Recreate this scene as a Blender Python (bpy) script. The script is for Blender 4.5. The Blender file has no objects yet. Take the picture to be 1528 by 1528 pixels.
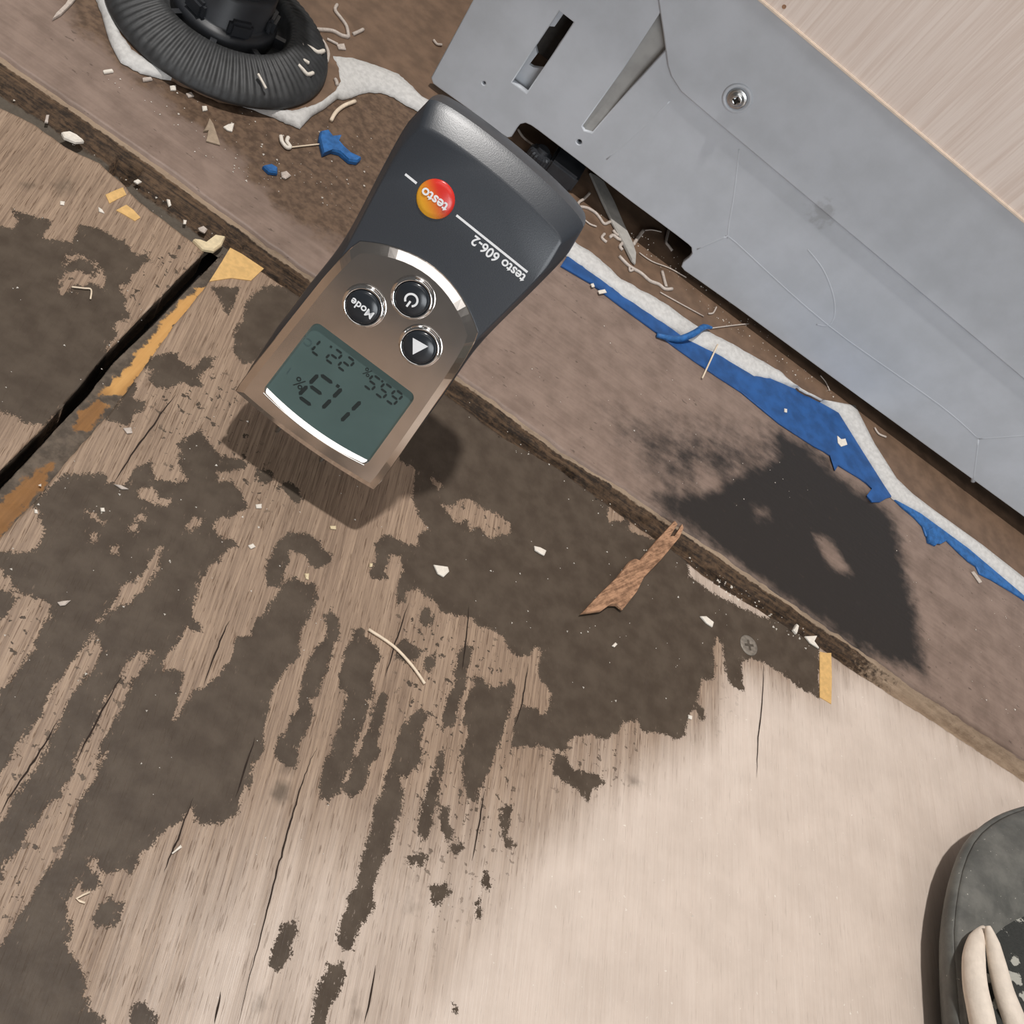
import bpy, bmesh, math, random
import numpy as np
from mathutils import Matrix, Vector

# ------------------------------------------------------------------ camera, world, lights
F = 1500.0                     # focal length in pixels of the 1528 frame
H = 0.25                       # camera height (m)
def _camera_frame():
    dn = np.array([(-250 - 764) / F, (764 - 1750) / F, -1.0]); dn /= np.linalg.norm(dn)
    z = -dn
    g = np.array([(7138 - 764) / F, (764 - 5038) / F, -1.0]); g /= np.linalg.norm(g)
    x = g - z * (g @ z); x /= np.linalg.norm(x)
    return np.array([x, np.cross(z, x), z])
R = _camera_frame()            # camera axes -> world axes (x along the floor joint, y to the kitchen unit, z up)
CAM = np.array([-0.08163389, -0.26180158, H])
def ray(px, py): return R @ np.array([(px - 764) / F, (764 - py) / F, -1.0])
def at(px, py, h=0.0):         # point of the horizontal plane z = h
    d = ray(px, py); return CAM + d * ((h - H) / d[2])
def aty(px, py, Y):            # point of the vertical plane y = Y
    d = ray(px, py); return CAM + d * ((Y - CAM[1]) / d[1])

sc = bpy.context.scene
COL = sc.collection
cam = bpy.data.cameras.new('camera'); cam.sensor_width = 36.0; cam.lens = 36.0 * F / 1528.0
cam.clip_start = 0.005; cam.clip_end = 50
co = bpy.data.objects.new('camera', cam); COL.objects.link(co)
m4 = Matrix([list(R[i]) + [CAM[i]] for i in range(3)] + [[0, 0, 0, 1]])
co.matrix_world = m4
sc.camera = co

w = bpy.data.worlds.new('room_light'); sc.world = w; w.use_nodes = True
w.node_tree.nodes['Background'].inputs[0].default_value = (1.0, 0.96, 0.92, 1)
w.node_tree.nodes['Background'].inputs[1].default_value = 0.09
def area(name, loc, target, size, power, color=(1, 1, 1), shape='DISK', size_y=None):
    l = bpy.data.lights.new(name, 'AREA'); l.shape = shape; l.size = size
    if size_y: l.size_y = size_y
    l.energy = power; l.color = color
    o = bpy.data.objects.new(name, l); COL.objects.link(o); o.location = loc
    o.rotation_euler = (Vector(target) - Vector(loc)).to_track_quat('-Z', 'Y').to_euler()
    return o
area('ceiling_lamp', (-0.33, -0.06, 1.75), (0.0, -0.06, 0), 0.07, 23.5, (1.0, 0.965, 0.93))
area('chrome_highlight_light', (0.05, -1.35, 1.85), (0.0, 0.0, 0), 2.0, 7.5, (1.0, 0.97, 0.94), 'RECTANGLE', 0.75)  # added area light, reflected as white in the chrome rim and display lip
area('window_daylight', (1.1, -2.3, 0.62), (0.05, 0.1, 0.05), 1.3, 29.0, (0.92, 0.96, 1.0), 'RECTANGLE', 0.9)
sc.view_settings.view_transform = 'Standard'
sc.view_settings.look = 'None'
sc.view_settings.gamma = 1.0
sc.view_settings.use_curve_mapping = False
sc.view_settings.exposure = 0.0

rng = np.random.default_rng(7)
random.seed(7)

# ------------------------------------------------------------------ helpers
def s2l(c):
    return tuple(((v / 255.0) / 12.92 if v <= 10 else ((v / 255.0 + 0.055) / 1.055) ** 2.4) for v in c) + (1.0,)

class NT:
    """small wrapper for building node materials"""
    def __init__(s, name):
        s.m = bpy.data.materials.new(name); s.m.use_nodes = True
        s.t = s.m.node_tree; s.b = s.t.nodes['Principled BSDF']
        s.b.inputs['Specular IOR Level'].default_value = 0.4
    def n(s, kind, **kw):
        o = s.t.nodes.new(kind)
        for k, v in kw.items(): setattr(o, k, v)
        return o
    def l(s, a, b): s.t.links.new(a, b)
    def val(s, sock, v):
        if isinstance(v, (int, float)): sock.default_value = v
        elif isinstance(v, tuple): sock.default_value = v
        else: s.l(v, sock)
    def math(s, op, a, b=0.0, clamp=False):
        o = s.n('ShaderNodeMath', operation=op, use_clamp=clamp); s.val(o.inputs[0], a); s.val(o.inputs[1], b); return o.outputs[0]
    def coord(s, scale=(1, 1, 1), rot=0.0):
        t = s.n('ShaderNodeTexCoord'); mp = s.n('ShaderNodeMapping')
        mp.inputs['Scale'].default_value = scale
        r = s.n('ShaderNodeMapping'); r.inputs['Rotation'].default_value = (0, 0, rot)
        s.l(t.outputs['Object'], r.inputs['Vector']); s.l(r.outputs[0], mp.inputs['Vector']); return mp.outputs[0]
    def noise(s, vec, scale=1.0, detail=3.0, rough=0.55, dist=0.0):
        o = s.n('ShaderNodeTexNoise'); s.l(vec, o.inputs['Vector'])
        o.inputs['Scale'].default_value = scale; o.inputs['Detail'].default_value = detail
        o.inputs['Roughness'].default_value = rough; o.inputs['Distortion'].default_value = dist
        return o.outputs[0]
    def step(s, v, a, b, smooth=True):
        o = s.n('ShaderNodeMapRange'); o.interpolation_type = 'SMOOTHSTEP' if smooth else 'LINEAR'
        s.val(o.inputs['Value'], v); o.inputs['From Min'].default_value = a; o.inputs['From Max'].default_value = b
        return o.outputs[0]
    def mix(s, f, a, b):
        o = s.n('ShaderNodeMix', data_type='RGBA'); s.val(o.inputs[0], f); s.val(o.inputs[6], a); s.val(o.inputs[7], b); return o.outputs[2]
    def mult(s, f, a, b):
        o = s.n('ShaderNodeMix', data_type='RGBA', blend_type='MULTIPLY'); s.val(o.inputs[0], f); s.val(o.inputs[6], a); s.val(o.inputs[7], b); return o.outputs[2]
    def attr(s, name):
        o = s.n('ShaderNodeAttribute'); o.attribute_name = name; return o.outputs['Fac']
    def bump(s, h, dist, strength=1.0):
        o = s.n('ShaderNodeBump'); o.inputs['Distance'].default_value = dist; o.inputs['Strength'].default_value = strength
        s.l(h, o.inputs['Height']); s.l(o.outputs[0], s.b.inputs['Normal'])
    def out(s, color=None, rough=None, metal=None, spec=None):
        if color is not None: s.val(s.b.inputs['Base Color'], color)
        if rough is not None: s.val(s.b.inputs['Roughness'], rough)
        if metal is not None: s.val(s.b.inputs['Metallic'], metal)
        if spec is not None: s.val(s.b.inputs['Specular IOR Level'], spec)
        return s.m

def simple(name, rgb, rough=0.5, metal=0.0, var=0.15, scale=400, bump=0.0, spec=0.4):
    t = NT(name); c = t.coord()
    n = t.noise(c, scale, 4)
    dark = tuple(v * (1 - var) for v in rgb[:3]) + (1,); light = tuple(min(1, v * (1 + var)) for v in rgb[:3]) + (1,)
    t.out(t.mix(t.step(n, 0.3, 0.7), dark, light), rough, metal, spec)
    if bump: t.bump(n, bump)
    return t.m

def finish(o, label=None, cat=None, group=None, kind=None):
    if label: o['label'] = label
    if cat: o['category'] = cat
    if group: o['group'] = group
    if kind: o['kind'] = kind
    return o
def link(name, me, mat=None, parent=None, smooth=False):
    o = bpy.data.objects.new(name, me); COL.objects.link(o)
    if mat: me.materials.append(mat)
    if parent: o.parent = parent
    if smooth: me.polygons.foreach_set('use_smooth', [True] * len(me.polygons))
    return o
def recentre(o):
    me = o.data; n = len(me.vertices); a = np.empty(n * 3, np.float32); me.vertices.foreach_get('co', a); a = a.reshape(-1, 3)
    c = (a.min(0) + a.max(0)) / 2; c[2] = a[:, 2].min()
    me.vertices.foreach_set('co', (a - c).ravel()); o.location = tuple(float(v) for v in c); me.update(); return o
def mesh(name, verts, faces):
    me = bpy.data.meshes.new(name); me.from_pydata([tuple(map(float, v)) for v in verts], [], faces); me.update(); return me
def fix_normals(me):
    bm = bmesh.new(); bm.from_mesh(me); bmesh.ops.recalc_face_normals(bm, faces=bm.faces); bm.to_mesh(me); bm.free()
def empty(name, loc, mat4=None):
    o = bpy.data.objects.new(name, None); COL.objects.link(o); o.empty_display_size = 0.01
    if mat4 is not None: o.matrix_world = mat4
    else: o.location = loc
    return o
def smooth_line(pts, k=4, closed=False):
    P = np.array(pts, float); n = len(P); out = []
    rngi = range(n) if closed else range(n - 1)
    for i in rngi:
        p0 = P[(i - 1) % n] if (closed or i > 0) else P[i]; p1 = P[i]; p2 = P[(i + 1) % n]
        p3 = P[(i + 2) % n] if (closed or i + 2 < n) else P[(i + 1) % n]
        for j in range(k):
            t = j / k
            out.append(0.5 * ((2 * p1) + (-p0 + p2) * t + (2 * p0 - 5 * p1 + 4 * p2 - p3) * t * t + (-p0 + 3 * p1 - 3 * p2 + p3) * t ** 3))
    if not closed: out.append(P[-1])
    return np.array(out)
def prism_mesh(name, pts, up, bevel=0.0):
    """closed slab: pts is the (N,3) lower outline, up the thickness vector"""
    P = np.array(pts, float); n = len(P); up = np.array(up, float)
    if bevel:
        c = P.mean(0); Q = P + up * 0.6; d = P - c; L = np.linalg.norm(d, axis=1, keepdims=True) + 1e-9
        T = P + up - d / L * np.minimum(bevel, L * 0.4)
        V = np.vstack([P, Q, T])
        Fc = [[i, (i + 1) % n, n + (i + 1) % n, n + i] for i in range(n)] + [[n + i, n + (i + 1) % n, 2 * n + (i + 1) % n, 2 * n + i] for i in range(n)]
        Fc += [list(range(n))[::-1], [2 * n + i for i in range(n)]]
    else:
        V = np.vstack([P, P + up]); Fc = [[i, (i + 1) % n, n + (i + 1) % n, n + i] for i in range(n)] + [list(range(n))[::-1], [n + i for i in range(n)]]
    me = mesh(name, V, Fc); fix_normals(me); return me
def tube_mesh(name, pts, radii, sides=6, caps=True):
    P = np.array(pts, float); n = len(P)
    if np.isscalar(radii): radii = np.full(n, radii)
    else: radii = np.interp(np.linspace(0, 1, n), np.linspace(0, 1, len(radii)), radii)
    V = []; prev = None
    for i in range(n):
        d = P[min(i + 1, n - 1)] - P[max(i - 1, 0)]; d /= np.linalg.norm(d) + 1e-12
        a = np.array([0, 0, 1.0]) if prev is None else prev
        if abs(d @ a) > 0.97: a = np.array([1.0, 0, 0])
        u = a - d * (a @ d); u /= np.linalg.norm(u); prev = u; v = np.cross(d, u)
        for k in range(sides):
            t = 2 * math.pi * k / sides; V.append(P[i] + (u * math.cos(t) + v * math.sin(t)) * radii[i])
    Fc = [[i * sides + k, i * sides + (k + 1) % sides, (i + 1) * sides + (k + 1) % sides, (i + 1) * sides + k] for i in range(n - 1) for k in range(sides)]
    if caps: Fc += [list(range(sides))[::-1], [(n - 1) * sides + k for k in range(sides)]]
    return mesh(name, V, Fc)
def loft_mesh(name, loops, cap0=True, cap1=True):
    n = len(loops[0]); V = np.vstack(loops); Fc = []
    for i in range(len(loops) - 1):
        Fc += [[i * n + k, i * n + (k + 1) % n, (i + 1) * n + (k + 1) % n, (i + 1) * n + k] for k in range(n)]
    if cap0: Fc.append(list(range(n))[::-1])
    if cap1: Fc.append([(len(loops) - 1) * n + k for k in range(n)])
    me = mesh(name, V, Fc); fix_normals(me); return me
def lathe_mesh(name, prof, seg=48, ribs=None):
    """prof: list of (r, z); ribs(r, z, k) -> (r, z) displacement"""
    loops = []
    for r, z in prof:
        L = []
        for k in range(seg):
            t = 2 * math.pi * k / seg; rr, zz = (r, z) if ribs is None else ribs(r, z, k)
            L.append((rr * math.cos(t), rr * math.sin(t), zz))
        loops.append(np.array(L))
    return loft_mesh(name, loops)
def shape2d(name, polys, depth, bevel=0.0):
    """polygon with holes -> solid slab centred on z = 0, half thickness depth"""
    cu = bpy.data.curves.new(name, 'CURVE'); cu.dimensions = '2D'; cu.fill_mode = 'BOTH'; cu.extrude = depth; cu.bevel_depth = bevel; cu.bevel_resolution = 1
    for p in polys:
        s = cu.splines.new('POLY'); s.points.add(len(p) - 1); s.use_cyclic_u = True
        for i, q in enumerate(p): s.points[i].co = (q[0], q[1], 0, 1)
    return from_curve(name, cu)
def from_curve(name, cu):
    o = bpy.data.objects.new('temporary', cu); COL.objects.link(o)
    dg = bpy.context.evaluated_depsgraph_get(); dg.update()
    me = bpy.data.meshes.new_from_object(o.evaluated_get(dg)); me.name = name
    bpy.data.objects.remove(o); bpy.data.curves.remove(cu)
    me.materials.clear()
    return me
def text_mesh(name, txt, size, depth=0.00004, bold=0.0, align='CENTER'):
    cu = bpy.data.curves.new(name, 'FONT'); cu.body = txt; cu.size = size; cu.extrude = depth; cu.offset = bold
    cu.align_x = align; cu.align_y = 'CENTER'; cu.resolution_u = 4
    return from_curve(name, cu)
def move(me, M): me.transform(M); me.update(); return me
def value_noise(x, y, seed=0):
    g = np.random.default_rng(seed).random((256, 256)); xi = np.floor(x).astype(int); yi = np.floor(y).astype(int)
    fx = x - xi; fy = y - yi; fx = fx * fx * (3 - 2 * fx); fy = fy * fy * (3 - 2 * fy)
    a = g[xi % 256, yi % 256]; b = g[(xi + 1) % 256, yi % 256]; c = g[xi % 256, (yi + 1) % 256]; d = g[(xi + 1) % 256, (yi + 1) % 256]
    return (a * (1 - fx) + b * fx) * (1 - fy) + (c * (1 - fx) + d * fx) * fy
def fractal(x, y, seed=0, octs=4):
    s = 0; a = 0.5
    for i in range(octs): s = s + a * value_noise(x * 2 ** i, y * 2 ** i, seed + i); a /= 2
    return s
def set_attr(me, name, vals):
    a = me.attributes.new(name, 'FLOAT', 'POINT'); a.data.foreach_set('value', np.ascontiguousarray(vals, np.float32))
def grid_mesh(name, X, Y, Z, skirt=None):
    """grid of points [i][j]; skirt: lower the outline to this z to give the board its thickness"""
    ni, nj = X.shape; V = np.stack([X, Y, Z], -1).reshape(-1, 3)
    idx = np.arange(ni * nj).reshape(ni, nj)
    q = np.stack([idx[:-1, :-1], idx[1:, :-1], idx[1:, 1:], idx[:-1, 1:]], -1).reshape(-1, 4)
    if skirt is not None:
        ring = np.concatenate([idx[:-1, 0], idx[-1, :-1], idx[:0:-1, -1], idx[0, :0:-1]])
        S = V[ring].copy(); S[:, 2] = skirt; base = len(V); V = np.vstack([V, S]); n = len(ring)
        k = np.arange(n); k2 = (k + 1) % n
        q = np.vstack([q, np.stack([ring[k2], ring[k], base + k, base + k2], -1)])
    me = bpy.data.meshes.new(name); me.vertices.add(len(V)); me.vertices.foreach_set('co', V.astype(np.float32).ravel())
    me.loops.add(q.size); me.loops.foreach_set('vertex_index', q.astype(np.int32).ravel())
    me.polygons.add(len(q)); me.polygons.foreach_set('loop_start', np.arange(0, q.size, 4, dtype=np.int32))
    me.polygons.foreach_set('use_smooth', np.ones(len(q), bool))
    me.update(calc_edges=True); me.validate(); return me, V
def flat(polypx, h=0.0): return np.array([at(p[0], p[1], h)[:2] for p in polypx]) * 1000.0
def signed(P, poly, reach=6.0):
    """signed distance (mm, + inside) of points P (N,2) to a polygon, clamped to reach"""
    lo = poly.min(0) - reach; hi = poly.max(0) + reach
    out = np.full(len(P), -reach, np.float32)
    sel = np.where((P[:, 0] > lo[0]) & (P[:, 0] < hi[0]) & (P[:, 1] > lo[1]) & (P[:, 1] < hi[1]))[0]
    if not len(sel): return out
    Q = P[sel]; d2 = np.full(len(Q), 1e9); ins = np.zeros(len(Q), bool); n = len(poly)
    for i in range(n):
        a = poly[i]; b = poly[(i + 1) % n]; ab = b - a; t = np.clip(((Q - a) @ ab) / (ab @ ab + 1e-12), 0, 1)
        d2 = np.minimum(d2, ((Q - a - t[:, None] * ab) ** 2).sum(1))
        if a[1] != b[1]:
            c = (a[1] > Q[:, 1]) != (b[1] > Q[:, 1]); ins ^= c & (Q[:, 0] < (b[0] - a[0]) * (Q[:, 1] - a[1]) / (b[1] - a[1]) + a[0])
    out[sel] = np.clip(np.sqrt(d2) * np.where(ins, 1, -1), -reach, reach); return out
def line_dist(P, line, reach=3.0):
    lo = line.min(0) - reach; hi = line.max(0) + reach; out = np.full(len(P), reach, np.float32)
    sel = np.where((P[:, 0] > lo[0]) & (P[:, 0] < hi[0]) & (P[:, 1] > lo[1]) & (P[:, 1] < hi[1]))[0]
    Q = P[sel]; d2 = np.full(len(Q), 1e9)
    for a, b in zip(line[:-1], line[1:]):
        ab = b - a; t = np.clip(((Q - a) @ ab) / (ab @ ab + 1e-12), 0, 1); d2 = np.minimum(d2, ((Q - a - t[:, None] * ab) ** 2).sum(1))
    out[sel] = np.minimum(np.sqrt(d2), reach); return out

# ------------------------------------------------------------------ materials
GRAIN = math.radians(102.6)
def plywood_material():
    t = NT('stained_plywood')
    g = t.coord((1, 0.022, 1), rot=math.pi / 2 - GRAIN)
    iso = t.coord()
    g1 = t.noise(g, 1500, 3, 0.6); g2 = t.noise(g, 4200, 2, 0.6); g3 = t.noise(g, 300, 3, 0.5)
    m = t.math('ADD', t.math('MULTIPLY', g1, 0.5), t.math('ADD', t.math('MULTIPLY', g2, 0.3), t.math('MULTIPLY', g3, 0.2)))
    raw = t.mix(t.step(m, 0.34, 0.66), s2l((122, 101, 84)), s2l((168, 144, 122)))
    pale = t.mix(t.step(m, 0.25, 0.75), s2l((207, 191, 178)), s2l((218, 204, 192)))
    pale = t.mix(t.step(t.noise(t.coord(), 700, 3, 0.5), 0.70, 0.75), pale, s2l((234, 226, 216)))
    blot = t.noise(iso, 60, 4, 0.6)
    p = t.attr('pale'); p2 = t.step(t.math('ADD', p, t.math('MULTIPLY', t.math('SUBTRACT', t.noise(g, 300, 3), 0.5), 0.5)), 0.0, 1.0)
    col = t.mix(p2, raw, pale)
    col = t.mult(0.5, col, t.mix(t.step(blot, 0.3, 0.7), (0.86, 0.85, 0.84, 1), (1.06, 1.06, 1.06, 1)))
    # fine dark pores running with the grain
    por = t.step(t.noise(t.coord((1, 0.05, 1), rot=math.pi / 2 - GRAIN), 2600, 2, 0.5), 0.62, 0.70)
    porf = t.math('MULTIPLY', por, t.math('SUBTRACT', 0.75, t.math('MULTIPLY', p2, 0.6)))
    col = t.mix(porf, col, s2l((98, 74, 56)))
    # dark residue
    f = t.attr('stain'); fine = t.noise(iso, 700, 5, 0.65); mid = t.noise(iso, 230, 3, 0.55); gr = t.noise(t.coord((1, 0.12, 1), rot=math.pi / 2 - GRAIN), 700, 3, 0.6)
    nz = t.math('ADD', t.math('ADD', t.math('MULTIPLY', t.math('SUBTRACT', fine, 0.5), 3.6), t.math('MULTIPLY', t.math('SUBTRACT', mid, 0.5), 2.6)), t.math('ADD', t.math('MULTIPLY', t.math('SUBTRACT', gr, 0.5), 2.6), t.math('MULTIPLY', t.math('SUBTRACT', t.noise(iso, 2200, 4, 0.6), 0.5), 3.4)))
    sm = t.step(t.math('ADD', f, nz), -0.18, 0.22)
    fleck = t.math('MULTIPLY', t.step(t.noise(t.coord((1, 0.3, 1), rot=math.pi / 2 - GRAIN), 1100, 4, 0.65), 0.62, 0.70), t.step(f, 4.5, 0.3))
    sm = t.math('MULTIPLY', sm, t.math('SUBTRACT', 1.0, t.math('MULTIPLY', fleck, 0.7)))
    fa = t.attr('faint'); fm = t.math('MULTIPLY', t.step(t.math('ADD', fa, t.math('MULTIPLY', t.math('SUBTRACT', mid, 0.5), 0.8)), 0.15, 0.9), 0.75)
    sm = t.math('MAXIMUM', sm, fm)
    # scattered specks of the same residue on bare wood
    sp = t.noise(iso, 420, 3, 0.6); spk = t.math('MULTIPLY', t.step(sp, 0.60, 0.63), t.math('SUBTRACT', 1.0, p2))
    sm = t.math('MAXIMUM', sm, t.math('MULTIPLY', spk, t.attr('specks')))
    sc_ = t.mix(t.step(t.noise(iso, 140, 4), 0.3, 0.7), s2l((71, 60, 50)), s2l((85, 74, 63)))
    col = t.mix(sm, col, sc_)
    t.out(col, t.math('SUBTRACT', t.math('ADD', 0.44, t.math('MULTIPLY', fine, 0.2)), t.math('MULTIPLY', p2, 0.2)), 0.0, t.math('SUBTRACT', 0.45, t.math('MULTIPLY', sm, 0.22)))
    h = t.math('ADD', t.math('MULTIPLY', m, t.math('SUBTRACT', 0.6, t.math('MULTIPLY', sm, 0.45))), t.math('MULTIPLY', sm, 0.35))
    h = t.math('SUBTRACT', h, t.math('MULTIPLY', porf, t.math('SUBTRACT', 0.4, t.math('MULTIPLY', sm, 0.3))))
    t.bump(h, 0.00035, 0.8)
    return t.m
def plank_material():
    t = NT('damp_stained_plank'); iso = t.coord(); g = t.coord((0.05, 1, 1))
    g1 = t.noise(g, 700, 4, 0.6); n = t.noise(iso, 90, 5, 0.62); n2 = t.noise(iso, 400, 4)
    base = t.mix(t.step(t.math('ADD', t.math('MULTIPLY', n, 0.7), t.math('MULTIPLY', g1, 0.3)), 0.30, 0.70), s2l((118, 100, 89)), s2l((146, 126, 114)))
    d = t.step(t.math('ADD', t.attr('dirt'), t.math('MULTIPLY', t.math('SUBTRACT', n, 0.5), 1.6)), 0.2, 0.8)
    col = t.mix(d, base, t.mix(t.step(n2, 0.3, 0.7), s2l((80, 62, 48)), s2l((112, 90, 72))))
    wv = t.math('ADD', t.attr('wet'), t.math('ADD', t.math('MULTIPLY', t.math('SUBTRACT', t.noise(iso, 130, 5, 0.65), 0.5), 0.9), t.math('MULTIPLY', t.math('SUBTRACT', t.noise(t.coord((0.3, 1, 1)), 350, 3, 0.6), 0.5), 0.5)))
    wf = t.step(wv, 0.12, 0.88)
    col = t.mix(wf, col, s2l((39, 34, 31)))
    spk = t.math('MULTIPLY', t.step(t.noise(t.coord((0.5, 1, 1)), 450, 3, 0.6), 0.66, 0.72), 0.55)
    col = t.mix(spk, col, s2l((62, 50, 42)))
    t.out(col, t.math('SUBTRACT', 0.55, t.math('MULTIPLY', wf, 0.08)), 0.0, 0.4)
    t.bump(t.math('ADD', t.math('MULTIPLY', g1, 0.4), t.math('MULTIPLY', n2, 0.4)), 0.0003, 0.7)
    return t.m
def rough_edge_material():
    t = NT('splintered_edge'); g = t.coord((0.06, 1, 1)); iso = t.coord()
    n = t.noise(g, 900, 5, 0.65); n2 = t.noise(iso, 500, 5, 0.65)
    col = t.mix(t.step(t.math('ADD', t.math('MULTIPLY', n, 0.6), t.math('MULTIPLY', n2, 0.4)), 0.38, 0.64), s2l((46, 38, 32)), s2l((98, 78, 60)))
    tan = t.step(t.math('ADD', t.attr('bare'), t.math('MULTIPLY', t.math('SUBTRACT', n2, 0.5), 1.4)), 0.3, 0.8)
    col = t.mix(tan, col, t.mix(n, s2l((126, 106, 88)), s2l((176, 156, 134))))
    du = t.step(t.math('ADD', t.attr('dust'), t.math('MULTIPLY', t.math('SUBTRACT', n2, 0.5), 0.9)), 0.3, 0.7)
    col = t.mix(du, col, t.mix(n2, s2l((78, 71, 63)), s2l((104, 96, 86))))
    t.out(col, 0.8, 0, 0.25); t.bump(n2, 0.0006, 0.8)
    return t.m
def strip_material():
    t = NT('exposed_ply_layer'); g = t.coord((1, 0.06, 1)); iso = t.coord()
    n = t.noise(g, 900, 4, 0.6); n2 = t.noise(iso, 350, 5, 0.65)
    col = t.mix(t.step(n2, 0.3, 0.7), s2l((74, 65, 56)), s2l((104, 92, 80)))
    o = t.step(t.math('ADD', t.attr('orange'), t.math('MULTIPLY', t.math('SUBTRACT', n2, 0.5), 1.5)), 0.35, 0.6)
    oc = t.mix(t.attr('bright'), t.mix(n, s2l((108, 76, 46)), s2l((156, 112, 66))), t.mix(n, s2l((186, 136, 74)), s2l((212, 166, 104))))
    col = t.mix(o, col, oc)
    t.out(col, 0.7, 0, 0.3); t.bump(n2, 0.0003, 0.7); return t.m
def laminate_material():
    t = NT('wood_print_laminate'); g = t.coord((1, 1, 0.03)); n = t.noise(g, 750, 4, 0.62, 0.3); n2 = t.noise(g, 1500, 2, 0.5); n3 = t.noise(g, 130, 2)
    v = t.math('ADD', t.math('MULTIPLY', n, 0.55), t.math('ADD', t.math('MULTIPLY', n2, 0.15), t.math('MULTIPLY', n3, 0.3)))
    t.out(t.mix(t.step(v, 0.36, 0.64), s2l((218, 199, 186)), s2l((233, 218, 207))), 0.45, 0, 0.4); t.bump(n2, 0.0001, 0.4); return t.m
def panel_material():
    t = NT('grey_moulded_plastic'); iso = t.coord(); n = t.noise(iso, 45, 5, 0.6); n2 = t.noise(iso, 2500, 2)
    col = t.mix(t.step(n, 0.3, 0.7), s2l((186, 190, 195)), s2l((196, 200, 206)))
    # greasy smudge below the crease
    c = aty(1228, 318, PY) - np.array([0.05, PY, 0.004])
    vm = t.n('ShaderNodeVectorMath', operation='DISTANCE'); t.l(iso, vm.inputs[0]); vm.inputs[1].default_value = tuple(c)
    sm = t.math('MULTIPLY', t.step(t.math('ADD', t.math('MULTIPLY', vm.outputs['Value'], 130.0), t.math('MULTIPLY', t.math('SUBTRACT', t.noise(iso, 280, 4), 0.5), 2.0)), 0.95, 0.25), 0.4)
    col = t.mix(sm, col, s2l((132, 130, 128)))
    t.out(col, 0.42, 0, 0.45); t.bump(n2, 0.00005, 0.3); return t.m

PY = float(aty(1300, 601, 1.0)[1] * 0 + 0.1394)      # front face of the grey base panel
M = dict(
    slot=simple('darker_screw_slot', s2l((82, 74, 65)), 0.8),  # flat cross on the floor screw, darker than its head
    dusty=simple('dusty_grey_plastic', s2l((158, 157, 154)), 0.55, var=0.12, scale=120),
    crack=simple('dark_crack', s2l((44, 33, 26)), 0.9, var=0.2),
    ply=plywood_material(), plank=plank_material(), edge=rough_edge_material(), strip=strip_material(),
    laminate=laminate_material(), panel=panel_material(),
    edging=simple('pale_edge_band', s2l((224, 206, 188)), 0.4, var=0.06),
    sub=simple('dark_subfloor', s2l((30, 25, 21)), 0.9, var=0.4, bump=0.001),
    cabinet=simple('dark_cabinet_body', s2l((66, 62, 58)), 0.7),
    black=simple('black_soft_plastic', s2l((52, 56, 62)), 0.34, var=0.06, scale=3000, bump=0.00002, spec=0.6),
    foot=simple('black_dusty_plastic', s2l((52, 53, 54)), 0.55, var=0.25, scale=250, bump=0.0001, spec=0.5),
    foot2=simple('black_plastic_smooth', s2l((42, 44, 48)), 0.45, var=0.12, scale=200, spec=0.5),
    chrome=simple('polished_chrome', (0.80, 0.75, 0.71, 1), 0.13, 1.0, var=0.04, scale=150),
    ring=simple('bright_chrome', (0.92, 0.91, 0.90, 1), 0.08, 1.0, var=0.02),
    lcd=simple('display_glass', s2l((80, 99, 97)), 0.12, var=0.05, scale=80, spec=0.35),
    segs=simple('display_segments', s2l((38, 46, 46)), 0.3, var=0.05),
    segs_faint=simple('display_segments_faint', s2l((70, 88, 88)), 0.3, var=0.05),
    button=simple('button_black_gloss', s2l((40, 44, 49)), 0.22, var=0.03, spec=0.5),
    print=simple('white_print', s2l((236, 238, 240)), 0.5, var=0.03),
    steel=simple('zinc_steel', (0.62, 0.63, 0.63, 1), 0.28, 1.0, var=0.12, scale=900),
    oldscrew=simple('dusty_screw', s2l((134, 126, 116)), 0.5, 0.3, var=0.2, scale=900, bump=0.0001),
    vinyl=simple('brown_vinyl', s2l((112, 90, 73)), 0.5, var=0.2, scale=120, bump=0.0001),
    torn=simple('white_fibre_backing', s2l((200, 198, 195)), 0.8, var=0.1, scale=500, bump=0.0003),
    blue=simple('blue_membrane', s2l((36, 82, 140)), 0.5, var=0.22, scale=140, bump=0.0003),
    blue2=simple('blue_scrap', s2l((42, 98, 158)), 0.5, var=0.25, scale=400, bump=0.0003),
    chip=simple('white_paint_flake', s2l((228, 220, 208)), 0.6, var=0.07, scale=900, bump=0.0001),
    cream=simple('cream_shaving', s2l((218, 200, 164)), 0.6, var=0.1, scale=600),
    fibre=simple('pale_plastic_shaving', s2l((190, 178, 168)), 0.5, var=0.12, scale=900),
    grey=simple('translucent_grey_strip', s2l((176, 172, 166)), 0.4, var=0.1, scale=300),
    hair=simple('pale_fibre', s2l((226, 208, 184)), 0.6, var=0.08),
    tan=simple('tan_flake', s2l((158, 140, 120)), 0.7, var=0.15, scale=600),
    veneer=simple('yellow_veneer', s2l((214, 174, 112)), 0.6, var=0.1, scale=500, bump=0.0002),
    rubber=None, fabric=None, white_trim=simple('off_white_fabric', s2l((226, 214, 200)), 0.75, var=0.06, scale=300, bump=0.0003),
)
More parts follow.
